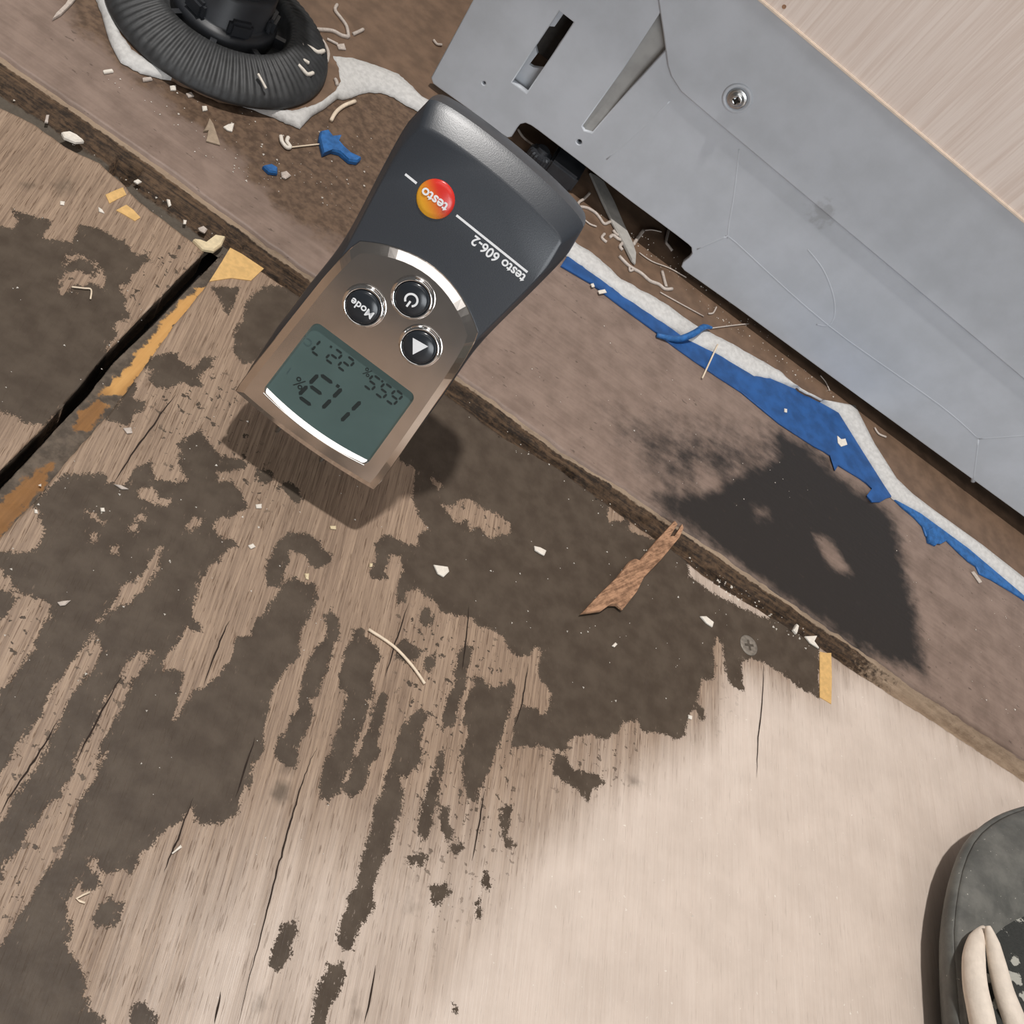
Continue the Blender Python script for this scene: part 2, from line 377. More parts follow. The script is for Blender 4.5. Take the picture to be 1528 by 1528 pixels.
def splinter_material():
    t = NT('brown_bark_splinter'); d = math.radians(0); g = t.coord((1, 0.12, 1), rot=math.radians(35)); n = t.noise(g, 1200, 5, 0.65); n2 = t.noise(t.coord(), 500, 4, 0.6)
    v = t.math('ADD', t.math('MULTIPLY', n, 0.6), t.math('MULTIPLY', n2, 0.4))
    t.out(t.mix(t.step(v, 0.36, 0.64), s2l((116, 86, 65)), s2l((186, 144, 113))), 0.75, 0, 0.3); t.bump(v, 0.0006); return t.m
M['splinter'] = splinter_material()
def rubber_material():
    t = NT('dusty_rubber'); n = t.noise(t.coord(), 60, 6, 0.65); n2 = t.noise(t.coord(), 900, 3)
    col = t.mix(t.step(n, 0.35, 0.68), s2l((82, 83, 80)), s2l((112, 112, 107)))
    col = t.mix(t.step(n2, 0.70, 0.73), col, s2l((190, 186, 178)))
    t.out(col, 0.5, 0, 0.4); t.bump(n2, 0.0001, 0.5); return t.m
def fabric_material():
    t = NT('black_fabric_with_plaster_spots'); iso = t.coord()
    n = t.noise(iso, 1400, 2); base = t.mix(n, s2l((40, 42, 41)), s2l((66, 68, 66)))
    v = t.n('ShaderNodeTexVoronoi'); v.inputs['Scale'].default_value = 165; t.l(iso, v.inputs['Vector'])
    sp = t.step(t.math('ADD', v.outputs['Distance'], t.math('MULTIPLY', t.math('SUBTRACT', t.noise(iso, 420, 4), 0.5), 0.8)), 0.42, 0.36)
    sel = t.n('ShaderNodeSeparateColor'); t.l(v.outputs['Color'], sel.inputs[0])
    sp = t.math('MULTIPLY', sp, t.step(sel.outputs[0], 0.38, 0.42))
    t.out(t.mix(sp, base, s2l((176, 176, 168))), 0.8, 0, 0.3); t.bump(t.math('ADD', n, sp), 0.0004, 0.6); return t.m
M['rubber'] = rubber_material(); M['fabric'] = fabric_material()
def logo_material():
    t = NT('logo_gradient'); tc = t.n('ShaderNodeTexCoord'); s = t.n('ShaderNodeSeparateXYZ'); t.l(tc.outputs['Object'], s.inputs[0])
    v = t.math('ADD', t.math('MULTIPLY', s.outputs['Y'], 110.0), t.math('MULTIPLY', s.outputs['X'], 70.0))
    t.out(t.mix(t.step(v, -0.30, 0.60), s2l((214, 52, 44)), s2l((240, 178, 52))), 0.25, 0, 0.5); return t.m
M['logo'] = logo_material()

# ------------------------------------------------------------------ the floor: subfloor, two plywood boards, plank
def box_mesh(name, lo, hi):
    (a, b, c), (d, e, f) = lo, hi
    me = mesh(name, [(a, b, c), (d, b, c), (d, e, c), (a, e, c), (a, b, f), (d, b, f), (d, e, f), (a, e, f)],
              [[0, 3, 2, 1], [4, 5, 6, 7], [0, 1, 5, 4], [1, 2, 6, 5], [2, 3, 7, 6], [3, 0, 4, 7]]); return me
floor = finish(link('floor', box_mesh('floor', (-1.2, -1.4, -0.05), (1.2, 0.9, -0.011)), M['sub']), kind='structure')

finish(link('wall_back', box_mesh('wall_back', (-1.2, 0.70, -0.05), (1.2, 0.82, 2.4)), simple('plastered_wall', s2l((206, 202, 196)), 0.8, var=0.05, scale=40)), kind='structure')

def pl(pts, h=0.0): return np.array([at(p[0], p[1], h) for p in pts])
_e = pl([(673, 591), (757, 656), (841, 703), (909, 753), (980, 805), (1028, 836), (1067, 870), (1149, 919), (1177, 935), (1225, 966), (1275, 1001), (1316, 1027), (1390, 1074), (1528, 1165)])
EDGE_X = np.r_[-1.2, -0.1410, -0.118, _e[:, 0], 1.2]; EDGE_Y = np.r_[-0.010, -0.0085, -0.0072, _e[:, 1], 0.001]
_s = pl([(0, 80), (150, 183), (260, 260), (450, 400), (694, 567), (794, 638), (854, 682), (927, 727), (992, 770), (1047, 807), (1122, 858), (1209, 917), (1293, 974), (1353, 1017), (1476, 1100), (1528, 1133)], 0.001)
SILL_X = np.r_[-1.2, _s[:, 0], 1.2]; SILL_Y = np.r_[0.006, _s[:, 1], 0.0095]
_l = pl([(0, 160), (51, 184), (102, 221), (150, 243), (190, 279), (207, 299), (306, 374)])
LEFT_X = np.r_[-1.2, _l[:, 0]]; LEFT_Y = np.r_[-0.014, _l[:, 1]]
_g = pl([(306, 376), (298, 386), (209, 477), (162, 527), (113, 587), (65, 641), (0, 706)])
GAPL_Y = np.r_[_g[:, 1], -1.2][::-1]; GAPL_X = np.r_[_g[:, 0], -0.1445][::-1]
_r = pl([(283, 425), (230, 480), (168, 538), (131, 586), (0, 725)])
GAPR_Y = np.r_[0.0, _r[:, 1], -1.2][::-1]; GAPR_X = np.r_[_r[0, 0] + 0.0005, _r[:, 0], -0.1395][::-1]
_m = pl([(343, 371), (312, 421), (301, 436), (262, 483), (228, 531), (204, 565), (162, 618), (105, 683), (50, 751), (0, 804)])
FACE_Y = np.r_[0.0, _m[:, 1], -1.2][::-1]; FACE_X = np.r_[_m[0, 0], _m[:, 0], -0.126][::-1]

DARK = [
 [(-60,338),(0,339),(16,341),(26,331),(16,310),(52,323),(71,326),(79,331),(63,349),(68,357),(89,357),(105,362),(115,349),(118,336),(141,339),(162,347),(173,357),(188,357),(194,373),(207,381),(220,378),(223,388),(209,402),(196,407),(196,420),(181,425),(181,436),(188,441),(188,457),(195,467),(194,477),(181,477),(170,485),(173,501),(162,514),(160,525),(170,532),(150,552),(113,592),(63,635),(31,631),(26,623),(0,613),(-60,600)],
 [(228,529),(264,526),(270,539),(288,550),(301,534),(322,531),(314,550),(298,563),(301,576),(285,578),(272,571),(251,578),(228,578),(222,563),(230,552),(209,550)],
 [(202,565),(207,578),(194,592),(215,599),(217,610),(199,618),(194,631),(181,636),(173,628),(157,626),(162,615),(178,602),(183,586)],
 [(390,428),(450,425),(470,470),(420,520),(377,540),(361,543),(348,520),(348,498),(360,478),(370,450)],
 [(314,428),(359,428),(353,451),(340,470),(330,451),(319,438)],
 [(-60,822),(0,822),(47,822),(58,814),(63,788),(58,764),(50,752),(63,733),(86,717),(94,707),(126,707),(136,709),(147,704),(157,709),(162,720),(178,723),(194,725),(196,715),(199,699),(225,688),(230,702),(233,717),(246,715),(259,720),(277,717),(280,709),(264,694),(270,662),(277,652),(298,641),(309,657),(322,668),(330,681),(361,686),(372,692),(365,699),(339,705),(324,705),(324,718),(347,720),(360,736),(371,757),(352,768),(326,775),(318,783),(329,802),(347,804),(355,815),(340,819),(325,838),(314,848),(301,861),(296,874),(293,889),(285,910),(288,923),(304,936),(298,947),(277,934),(270,949),(262,963),(246,983),(243,997),(257,999),(272,1007),(272,1023),(262,1054),(259,1072),(266,1070),(275,1054),(291,1028),(304,1023),(327,1007),(346,981),(351,955),(374,947),(380,925),(395,915),(405,896),(426,870),(441,859),(454,870),(470,870),(473,883),(468,906),(449,947),(447,979),(423,1005),(405,1036),(400,1068),(394,1094),(392,1120),(379,1138),(376,1167),(363,1180),(353,1217),(338,1227),(296,1230),(288,1217),(283,1207),(270,1225),(251,1235),(236,1251),(225,1267),(209,1269),(207,1285),(194,1303),(181,1296),(157,1306),(147,1296),(141,1280),(131,1290),(149,1309),(149,1322),(136,1330),(123,1322),(118,1309),(105,1324),(99,1343),(102,1369),(107,1390),(99,1416),(113,1426),(120,1447),(128,1468),(128,1494),(134,1505),(157,1518),(162,1540),(-80,1640)],
 [(380,700),(404,704),(408,716),(394,724),(382,716)],
 [(414,722),(432,718),(447,732),(452,744),(440,750),(426,734),(412,732)],
 [(418,804),(436,794),(457,796),(478,807),(481,817),(494,828),(494,843),(470,849),(460,838),(457,828),(434,823),(431,841),(415,877),(397,877),(397,846),(405,828)],
 [(483,916),(497,910),(507,926),(507,950),(497,968),(491,997),(478,1018),(473,1041),(465,1047),(468,1068),(460,1083),(455,1099),(444,1117),(442,1146),(426,1143),(415,1136),(410,1125),(418,1102),(429,1083),(444,1057),(447,1031),(455,1005),(465,976),(486,950),(486,926)],
 [(528,939),(541,937),(546,952),(562,963),(567,979),(562,997),(557,1010),(554,1026),(559,1034),(549,1047),(549,1068),(544,1083),(533,1107),(528,1122),(520,1149),(512,1167),(507,1183),(489,1196),(473,1190),(478,1162),(481,1141),(494,1125),(497,1099),(507,1078),(512,1054),(518,1036),(507,1026),(507,1005),(512,979),(518,960)],
 [(567,1034),(578,1039),(575,1057),(570,1078),(565,1107),(565,1130),(549,1141),(549,1162),(536,1185),(520,1188),(510,1177),(518,1162),(528,1136),(538,1115),(549,1088),(557,1062)],
 [(601,1083),(625,1057),(641,1062),(638,1078),(627,1088),(630,1104),(627,1136),(614,1151),(607,1162),(593,1157),(601,1175),(604,1188),(599,1209),(591,1227),(586,1246),(583,1269),(570,1285),(565,1306),(557,1322),(559,1337),(562,1353),(549,1371),(538,1379),(533,1398),(528,1416),(518,1421),(510,1416),(504,1403),(507,1377),(518,1353),(520,1332),(533,1322),(536,1290),(546,1259),(552,1233),(557,1204),(570,1183),(575,1162),(580,1149),(586,1128),(593,1099)],
 [(491,1440),(512,1437),(512,1460),(502,1487),(491,1505),(481,1545),(461,1545),(470,1494),(476,1463)],
 [(421,1379),(442,1374),(444,1390),(436,1416),(426,1440),(415,1453),(402,1442),(405,1424),(413,1403)],
 [(651,1123),(662,1120),(664,1136),(656,1162),(656,1188),(648,1214),(643,1240),(627,1259),(622,1240),(627,1209),(635,1180),(648,1149)],
 [(688,965),(706,963),(703,986),(696,1005),(693,1031),(685,1047),(682,1068),(675,1083),(659,1091),(662,1062),(667,1039),(677,1018),(680,989)],
 [(593,960),(604,950),(617,963),(633,971),(627,981),(620,984),(591,984)],
 [(633,981),(648,973),(648,992),(641,1007),(633,999)], [(625,913),(633,905),(643,910),(646,924),(638,937),(625,929)],
 [(698,1039),(710,1010),(721,1010),(729,1026),(752,1023),(763,1013),(768,1026),(765,1047),(763,1062),(755,1075),(750,1099),(739,1123),(734,1143),(726,1162),(716,1177),(713,1196),(700,1201),(690,1160),(688,1123),(700,1099),(693,1078),(693,1052)],
 [(673,585),(757,650),(841,697),(909,747),(980,799),(1028,830),(1067,864),(1149,913),(1177,929),(1225,960),(1222,973),(1222,1041),(1210,1035),(1190,1025),(1178,1015),(1168,1005),(1150,996),(1135,988),(1120,983),(1115,990),(1115,1012),(1112,1033),(1095,1025),(1085,1015),(1080,985),(1078,962),(1070,952),(1064,965),(1066,990),(1064,1013),(1048,1015),(1043,1031),(1040,1047),(1051,1057),(1053,1073),(1045,1078),(1038,1057),(1027,1068),(1025,1083),(1022,1099),(1006,1104),(990,1094),(972,1094),(959,1091),(951,1075),(930,1077),(922,1094),(904,1102),(883,1096),(857,1099),(850,1105),(846,1120),(826,1120),(805,1112),(780,1117),(763,1115),(768,1073),(781,1052),(799,1057),(810,1068),(820,1057),(823,1036),(807,1015),(802,1005),(807,968),(797,963),(789,978),(776,981),(763,973),(752,952),(739,942),(716,934),(700,921),(674,917),(656,912),(651,898),(632,893),(625,877),(606,883),(604,896),(591,904),(591,877),(601,851),(596,830),(583,830),(577,851),(577,864),(554,864),(549,851),(562,836),(559,815),(575,796),(588,802),(606,812),(625,815),(625,796),(638,788),(627,773),(622,757),(614,741),(617,726),(620,700),(600,690),(560,640),(600,560)],
 [(826,1125),(846,1128),(857,1150),(880,1150),(905,1168),(885,1180),(876,1195),(857,1175),(838,1165),(825,1156)],
 [(656,1201),(672,1207),(669,1227),(677,1243),(675,1256),(664,1251),(656,1233)], [(672,1258),(686,1256),(692,1266),(680,1276),(672,1268)],
 [(641,1322),(664,1316),(675,1332),(664,1340),(651,1356),(643,1340)], [(609,1278),(624,1272),(638,1278),(630,1295),(609,1290)],
 [(745,1206),(766,1200),(760,1225),(755,1250),(770,1262),(755,1265),(747,1245)], [(194,1494),(217,1500),(233,1515),(230,1545),(190,1545)],
 [(725,1300),(735,1310),(728,1330),(718,1320)], [(708,1345),(718,1340),(716,1370),(710,1375)], [(677,1500),(685,1502),(683,1514),(676,1510)],
 [(150,1345),(170,1338),(185,1350),(178,1375),(150,1388),(138,1370)],
]
LIGHT = [
 [(99,381),(123,381),(141,391),(157,409),(154,428),(136,423),(115,425),(92,438),(86,420),(97,404)],
 [(236,820),(241,817),(236,842),(230,860),(209,884),(188,902),(168,910),(149,929),(144,926),(157,913),(178,887),(181,874),(199,866),(215,850),(224,836)],
 [(141,944),(147,955),(152,970),(141,997),(126,1007),(105,1044),(86,1073),(81,1093),(60,1133),(39,1164),(0,1227),(-40,1290),(-40,1190),(0,1159),(29,1112),(42,1093),(63,1065),(68,1049),(86,1020),(105,991),(126,968),(134,949)],
 [(228,970),(217,991),(196,1018),(194,1033),(173,1070),(160,1093),(152,1114),(141,1130),(157,1125),(147,1146),(141,1164),(126,1182),(115,1198),(112,1215),(105,1241),(99,1254),(86,1280),(68,1301),(50,1332),(34,1358),(18,1382),(0,1411),(-40,1470),(-40,1350),(0,1312),(5,1290),(29,1269),(34,1246),(55,1227),(65,1204),(89,1191),(105,1162),(115,1128),(126,1109),(147,1083),(149,1054),(168,1031),(183,1018),(181,1002),(204,976)],
 [(-40,840),(0,850),(16,863),(26,884),(73,900),(76,915),(58,942),(50,968),(39,981),(24,1007),(0,1031),(-40,1080)],
 [(660,753),(673,756),(692,745),(710,748),(720,761),(741,766),(762,782),(760,797),(747,797),(731,803),(715,784),(702,792),(697,779),(681,779),(668,766)],
 [(642,711),(658,722),(656,732),(647,724)], [(906,750),(930,768),(932,777),(909,779)], [(938,775),(978,800),(976,805),(940,792)],
 [(1026,830),(1067,866),(1105,888),(1152,914),(1146,923),(1104,905),(1062,884),(1028,858)],
 [(1106,985),(1118,984),(1120,1010),(1116,1040),(1108,1020)],
 [(205,768),(218,764),(216,776),(202,776)], [(190,784),(204,780),(206,792),(194,794)], [(136,798),(144,796),(144,810),(134,806)], [(164,818),(176,816),(177,826),(165,826)],
 [(206,732),(228,728),(240,744),(256,746),(252,756),(232,754),(224,746),(206,742)], [(277,787),(290,772),(303,774),(296,786),(280,796)], [(130,762),(142,768),(156,780),(142,776)],
 [(310,640),(325,652),(320,660)],
]
DARK2 = [[(-40,880),(0,879),(16,881),(24,894),(8,921),(0,923),(-40,925)], [(104,393),(120,385),(140,395),(150,408),(132,412),(118,402),(106,410),(100,402)],
         [(1222,970),(1223,1042),(1216,1040),(1216,970)]]
FAINT = [([(413,1164),(434,1167),(431,1193),(415,1198),(402,1185)], 0.95), ([(420,1120),(444,1122),(442,1160),(410,1158)], 0.6), ([(136,1353),(167,1345),(194,1364),(178,1380),(147,1393),(131,1390)], 0.45),
         ([(375,1480),(405,1470),(400,1510),(370,1525)], 0.45), ([(520,1490),(535,1478),(540,1520),(524,1530)], 0.5), ([(925,1160),(950,1150),(965,1170),(940,1180)], 0.5), ([(570,1225),(590,1210),(586,1240)], 0.6),
         ([(70,270),(110,262),(118,292),(84,296)], 0.55), ([(22,268),(60,272),(62,284),(30,282)], 0.6), ([(154,310),(178,300),(188,312),(168,326)], 0.4),
         ([(205,345),(250,350),(246,405),(228,395)], 0.3), ([(260,500),(330,500),(330,540),(270,540)], 0.3), ([(600,1300),(640,1290),(640,1370),(596,1370)], 0.3)]
CRACKS = [[(473,1115),(460,1145),(447,1180),(436,1220),(425,1260),(413,1300),(396,1370),(378,1440),(355,1528)], [(0,1215),(30,1165),(60,1120),(88,1072)], [(112,1138),(146,1072),(183,1007)],
          [(789,990),(783,1025),(778,1055),(765,1090)], [(723,1180),(715,1230),(705,1285)], [(262,589),(235,625),(196,680),(170,720)], [(343,926),(325,965),(304,1022)], [(1140,992),(1138,1040),(1132,1100),(1129,1160)],
          [(288,1190),(270,1240),(257,1270),(246,1302)], [(380,1100),(352,1190)], [(610,900),(590,960),(575,1010)], [(700,905),(695,960),(690,1000)], [(560,1440),(545,1528)], [(330,1480),(320,1528)]]
PALE = [(870,1200),(960,1140),(1060,1080),(1085,1030),(1110,1000),(1222,1040),(1235,990),(1300,1010),(1400,1075),(1600,1200),(1700,1700),(640,1700),(560,1560),(690,1400),(770,1290)]
PALE2 = [(240,1330),(420,1230),(620,1230),(800,1200),(900,1120),(1000,1100),(1100,1000),(1700,1200),(1700,1700),(100,1700)]
SPECKZ = [(210,540),(350,560),(420,760),(260,760)], [(590,900),(760,960),(780,1300),(640,1420),(600,1250)], [(800,1110),(960,1090),(940,1200),(830,1180)], [(1080,1030),(1120,1040),(1115,1120),(1070,1110)], [(160,420),(250,340),(300,380),(200,500)]

def axis(parts):
    out = []
    for a, b, st in parts: out.append(np.arange(a, b, st))
    return np.concatenate(out + [[parts[-1][1]]])
def stain_attrs(me, V):
    P = V[:, :2] * 1000.0; n = len(P)
    f = np.full(n, -6, np.float32)
    for p in DARK: f = np.maximum(f, signed(P, flat(p)))
    for p in LIGHT: f = np.minimum(f, -signed(P, flat(p)))
    for p in DARK2: f = np.maximum(f, signed(P, flat(p)))
    set_attr(me, 'stain', f)
    fa = np.zeros(n, np.float32)
    for p, wgt in FAINT: fa = np.maximum(fa, wgt * np.clip(0.5 + signed(P, flat(p), 4) / 4.0, 0, 1))
    set_attr(me, 'faint', fa)
    a = np.clip(0.5 + signed(P, flat(PALE), 24) / 26.0, 0, 1); b = np.clip(0.5 + signed(P, flat(PALE2), 24) / 40.0, 0, 1)
    e_ = np.clip(0.5 + signed(P, flat([(1020,826),(1067,862),(1105,886),(1152,915),(1150,930),(1105,914),(1060,890),(1024,866)]), 3) / 4.0, 0, 1)
    set_attr(me, 'pale', np.maximum(np.maximum(a, 0.55 * e_), 0.55 * b))
    s = np.zeros(n, np.float32)
    for p in list(SPECKZ) + LIGHT[0:6]: s = np.maximum(s, np.clip(0.5 + signed(P, flat(p), 5) / 6.0, 0, 1))
    set_attr(me, 'specks', np.clip(0.06 + 0.94 * s, 0, 1))

# right-hand board with the meter on it
v = np.concatenate([np.arange(-1.3, -0.26, 0.06), np.arange(-0.245, -0.0, 0.00075)]); v = (v - v[0]) / (v[-1] - v[0])
u = axis([(0, 0.385, 0.00075), (0.385, 1.3, 0.05)]); u = u / u[-1]
VV, UU = np.meshgrid(v, u, indexing='xy')
X0 = -0.135 + UU * 1.25; Yt = np.interp(X0, EDGE_X, EDGE_Y)
YY = -1.3 + (Yt + 1.3) * VV; XL = np.interp(YY, FACE_Y, FACE_X); XX = XL + (1.115 - XL) * UU
YY = np.minimum(YY, np.interp(XX, EDGE_X, EDGE_Y)) - np.where(VV > 0.999, 0.0011 * fractal(XX * 350 + 9, XX * 0 + 3.3, 5, 4), 0)
XX = XX + np.where(UU < 0.0002, 0.0008 * (fractal(YY * 300 + 90, YY * 0 + 1.7, 6, 4) - 0.5), 0)
ZZ = 0.00025 * (fractal(XX * 30 + 20, YY * 30 + 60, 8, 3) - 0.5)
me, V = grid_mesh('plywood_board', XX, YY, ZZ, skirt=-0.0115)
stain_attrs(me, V)
board = link('plywood_board', me, M['ply'], floor)
for L_ in CRACKS:
    Q = smooth_line(pl(L_, 0.0002), 6); k_ = np.arange(len(Q)); Q[:, 0] += 0.0009 * (fractal(k_ * 0.7 + Q[0, 0] * 900 + 500, k_ * 0 + 1.3, 71, 3) - 0.47)
    wd = 0.00024 * np.sin(np.linspace(0.08, math.pi - 0.08, len(Q))) * (0.6 + 0.8 * fractal(k_ * 1.3 + 40, k_ * 0 + 7.7, 75, 2))
    d_ = np.gradient(Q, axis=0); d_ /= np.linalg.norm(d_, axis=1, keepdims=True); n_ = np.stack([-d_[:, 1], d_[:, 0], d_[:, 2] * 0], -1)
    A_ = np.stack([Q + n_ * wd[:, None], Q - n_ * wd[:, None]], 0); me, _ = grid_mesh('hairline_crack', A_[:, :, 0], A_[:, :, 1], A_[:, :, 2]); link('hairline_crack', me, M['crack'], board)
# left-hand board
u = axis([(0, 1.0, 0.05), (1.0, 1.1, 0.00075)]); u = u / u[-1]
VV, UU = np.meshgrid(v, u, indexing='xy')
X0 = -1.2 + UU * 1.053; Yt = np.interp(X0, LEFT_X, LEFT_Y)
YY = -1.3 + (Yt + 1.3) * VV; XR = np.interp(YY, GAPL_Y, GAPL_X); XX = -1.2 + (XR + 1.2) * UU
YY = np.minimum(YY, np.interp(XX, LEFT_X, LEFT_Y)) - np.where(VV > 0.999, 0.001 * fractal(XX * 350 + 900, XX * 0 + 3.3, 15, 4), 0)
XX = XX - np.where(UU > 0.9998, 0.0009 * fractal(YY * 300 + 90, YY * 0 + 1.7, 16, 4), 0)
ZZ = 0.00025 * (fractal(XX * 30 + 220, YY * 30 + 60, 8, 3) - 0.5)
me, V = grid_mesh('plywood_board.001', XX, YY, ZZ, skirt=-0.0115)
stain_attrs(me, V)
board2 = link('plywood_board.001', me, M['ply'], floor)
# lower layer of the right-hand board laid bare along the joint
v2 = axis([(-1.2, -0.26, 0.06), (-0.26, -0.0105, 0.0008)]); u2 = np.linspace(0, 1, 26)
VV, UU = np.meshgrid(v2, u2, indexing='xy')
xa = np.interp(VV, GAPR_Y, GAPR_X); xb = np.interp(VV, FACE_Y, FACE_X) + 0.0004
XX = xa + (xb - xa) * UU; XX = XX + np.where(UU < 0.001, 0.001 * fractal(VV * 300 + 90, VV * 0 + 5.7, 26, 4), 0)
ZZ = -0.0009 + 0.0006 * (fractal(XX * 350 + 20, VV * 350 + 960, 28, 3) - 0.5)
me, V = grid_mesh('exposed_layer', XX, VV, ZZ, skirt=-0.0115)
P = V[:, :2] * 1000; o1 = [(318,420),(304,436),(262,483),(228,531),(204,565),(185,587),(150,585),(190,545),(232,492),(268,452),(296,428)]
o2 = [(150,590),(162,606),(135,640),(112,640),(118,612)]; o3 = [(78,690),(70,718),(0,800),(-60,880),(-60,800),(0,745),(50,705)]
set_attr(me, 'orange', np.maximum.reduce([np.clip(0.5 + signed(P, flat(p), 4) / 4.0, 0, 1) for p in (o1, o2, o3)]))
set_attr(me, 'bright', np.clip(0.5 + signed(P, flat([(330,410),(240,540),(170,600),(150,570),(300,400)]), 5) / 6.0, 0, 1))
layer = finish(link('exposed_layer', me, M['strip'], board), label='strip of orange and grey under-layer laid bare along the board joint')
# yellow veneer pieces let into the boards
def inlay(px, parent, label, z0=-0.0002, th=0.0005):
    me = prism_mesh('veneer_patch', [tuple(p) for p in pl(px, z0)], (0, 0, th)); return finish(link('veneer_patch', me, M['veneer'], parent), label=label)
inlay([(343,371),(360,380),(393,402),(374,420),(345,416),(312,421),(328,396)], board, 'square yellow veneer patch at the corner of the board')
inlay([(1222,973),(1231,975),(1239,975),(1240,1012),(1239,1051),(1231,1046),(1222,1041)], board, 'narrow yellow veneer strip at the end of the dark stain')
inlay([(157,292),(170,286),(183,281),(188,292),(174,299),(163,305)], board2, 'small yellow veneer patch nearer the rough joint')
inlay([(173,315),(188,307),(199,315),(209,326),(201,331),(186,322)], board2, 'small yellow veneer patch beside a step in the board')
# countersunk screw in the board
c = at(1117, 963)
me = lathe_mesh('screw_head', [(0.0001, -0.002), (0.0038, -0.0006), (0.0041, 0.0001), (0.0038, 0.0003), (0.0022, 0.00035), (0.0021, 0.0003), (0.0001, 0.0003)], 28)
sh = link('screw_head', move(me, Matrix.Translation(c)), M['oldscrew'], board, True)
cross = [(-.0021,-.00045),(-.00045,-.00045),(-.00045,-.0021),(.00045,-.0021),(.00045,-.00045),(.0021,-.00045),(.0021,.00045),(.00045,.00045),(.00045,.0021),(-.00045,.0021),(-.00045,.00045),(-.0021,.00045)]
me = move(shape2d('screw_slot', [cross], 0.00006), Matrix.Translation(tuple(c + np.array([0, 0, 0.00034]))) @ Matrix.Rotation(0.5, 4, 'Z'))
sh['label'] = 'dusty countersunk cross-head screw'
ss = link('screw_slot', me, M['slot'], sh)

# the plank on the far side of the rough joint
xs = axis([(-1.15, -0.28, 0.05), (-0.28, 0.27, 0.0016), (0.27, 1.15, 0.05)]); ys = np.concatenate([np.arange(0, 0.2, 0.0016), np.arange(0.2, 0.86, 0.06)]); ys = ys / ys[-1]
YV, XX = np.meshgrid(ys, xs, indexing='xy')
Ys = np.interp(XX, SILL_X, SILL_Y) + 0.0012 * (fractal(XX * 260 + 300, XX * 0 + 8.2, 35, 4) - 0.5)
YY = Ys + (0.88 - Ys) * YV
ZZ = 0.001 + 0.0002 * (fractal(XX * 40 + 220, YY * 40 + 60, 38, 3) - 0.5)
me, V = grid_mesh('wooden_plank', XX, YY, ZZ, skirt=-0.0115)
P = V[:, :2] * 1000
def soft(polys, h, reach): 
    s = np.zeros(len(P), np.float32)
    for p, wgt, r in polys: s = np.maximum(s, wgt * np.clip(0.5 + signed(P, flat(p, h), r) / (2 * r), 0, 1))
    return s
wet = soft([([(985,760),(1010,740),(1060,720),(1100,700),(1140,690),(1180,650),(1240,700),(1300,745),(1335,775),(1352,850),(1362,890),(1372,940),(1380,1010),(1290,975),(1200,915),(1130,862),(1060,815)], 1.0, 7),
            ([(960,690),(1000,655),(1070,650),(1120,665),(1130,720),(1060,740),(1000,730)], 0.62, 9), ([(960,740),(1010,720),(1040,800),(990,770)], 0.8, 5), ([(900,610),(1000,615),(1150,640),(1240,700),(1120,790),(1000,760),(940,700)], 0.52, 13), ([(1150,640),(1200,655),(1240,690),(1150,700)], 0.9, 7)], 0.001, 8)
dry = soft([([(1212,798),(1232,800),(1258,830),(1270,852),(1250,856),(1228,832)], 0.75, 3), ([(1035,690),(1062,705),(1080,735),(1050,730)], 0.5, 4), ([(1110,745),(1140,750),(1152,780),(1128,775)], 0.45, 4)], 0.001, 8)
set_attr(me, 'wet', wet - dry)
set_attr(me, 'dirt', soft([([(60,-40),(120,40),(190,110),(260,165),(330,210),(400,290),(455,345),(520,372),(700,250),(900,400),(1300,640),(1700,900),(1700,-400),(0,-400)], 1.0, 8)], 0.001, 8))
plank = link('wooden_plank', me, M['plank'], floor)
# splintered slope and dust in the joint
xs = axis([(-1.15, -0.28, 0.05), (-0.28, 0.27, 0.0009), (0.27, 1.15, 0.05)]); vs = np.linspace(0, 1, 22)
VV, XX = np.meshgrid(vs, xs, indexing='xy')
ya = np.interp(XX, SILL_X, SILL_Y) + 0.0006; yb = np.where(XX < -0.147, np.interp(XX, LEFT_X, LEFT_Y), np.interp(XX, EDGE_X, EDGE_Y)) - 0.0035
YY = ya + (yb - ya) * VV
n = fractal(XX * 90 + 30, YY * 420 + 40, 41, 4); n2 = fractal(XX * 500 + 30, YY * 500 + 40, 44, 3)
depth = np.where(XX < -0.14, 0.0036, 0.0056)
ZZ = 0.0009 - depth * np.minimum(1, VV * 1.7) ** 0.8 + (n - 0.47) * 0.0042 * np.minimum(1, VV * 6) + (n2 - 0.45) * 0.0016 * np.minimum(1, VV * 6)
ZZ = np.minimum(ZZ, np.where(XX < -0.14, -0.0002 - 0.002 * VV, 0.0008 - 0.003 * VV))
for hp, r in (((183, 257), 0.0042), ((848, 712), 0.0022)):
    c = at(hp[0], hp[1], -0.003); ZZ = ZZ - 0.009 * (np.maximum(np.abs(XX - c[0]), np.abs(YY - c[1])) < r)
me, V = grid_mesh('splintered_edge', XX, YY, ZZ)
set_attr(me, 'dust', (np.clip(1 - (XX + 0.125) / 0.03, 0, 1) * np.clip((VV - 0.50) * 6, 0, 1)).ravel())
set_attr(me, 'bare', np.maximum(np.clip((XX - 0.125) / 0.04, 0, 1) * 0.95, 0.9 * (VV < 0.10) * np.clip(1.2 - np.abs(XX) * 0, 0, 1)).ravel())
finish(link('splintered_edge', me, M['edge'], plank), label='rough splintered lower edge of the plank')

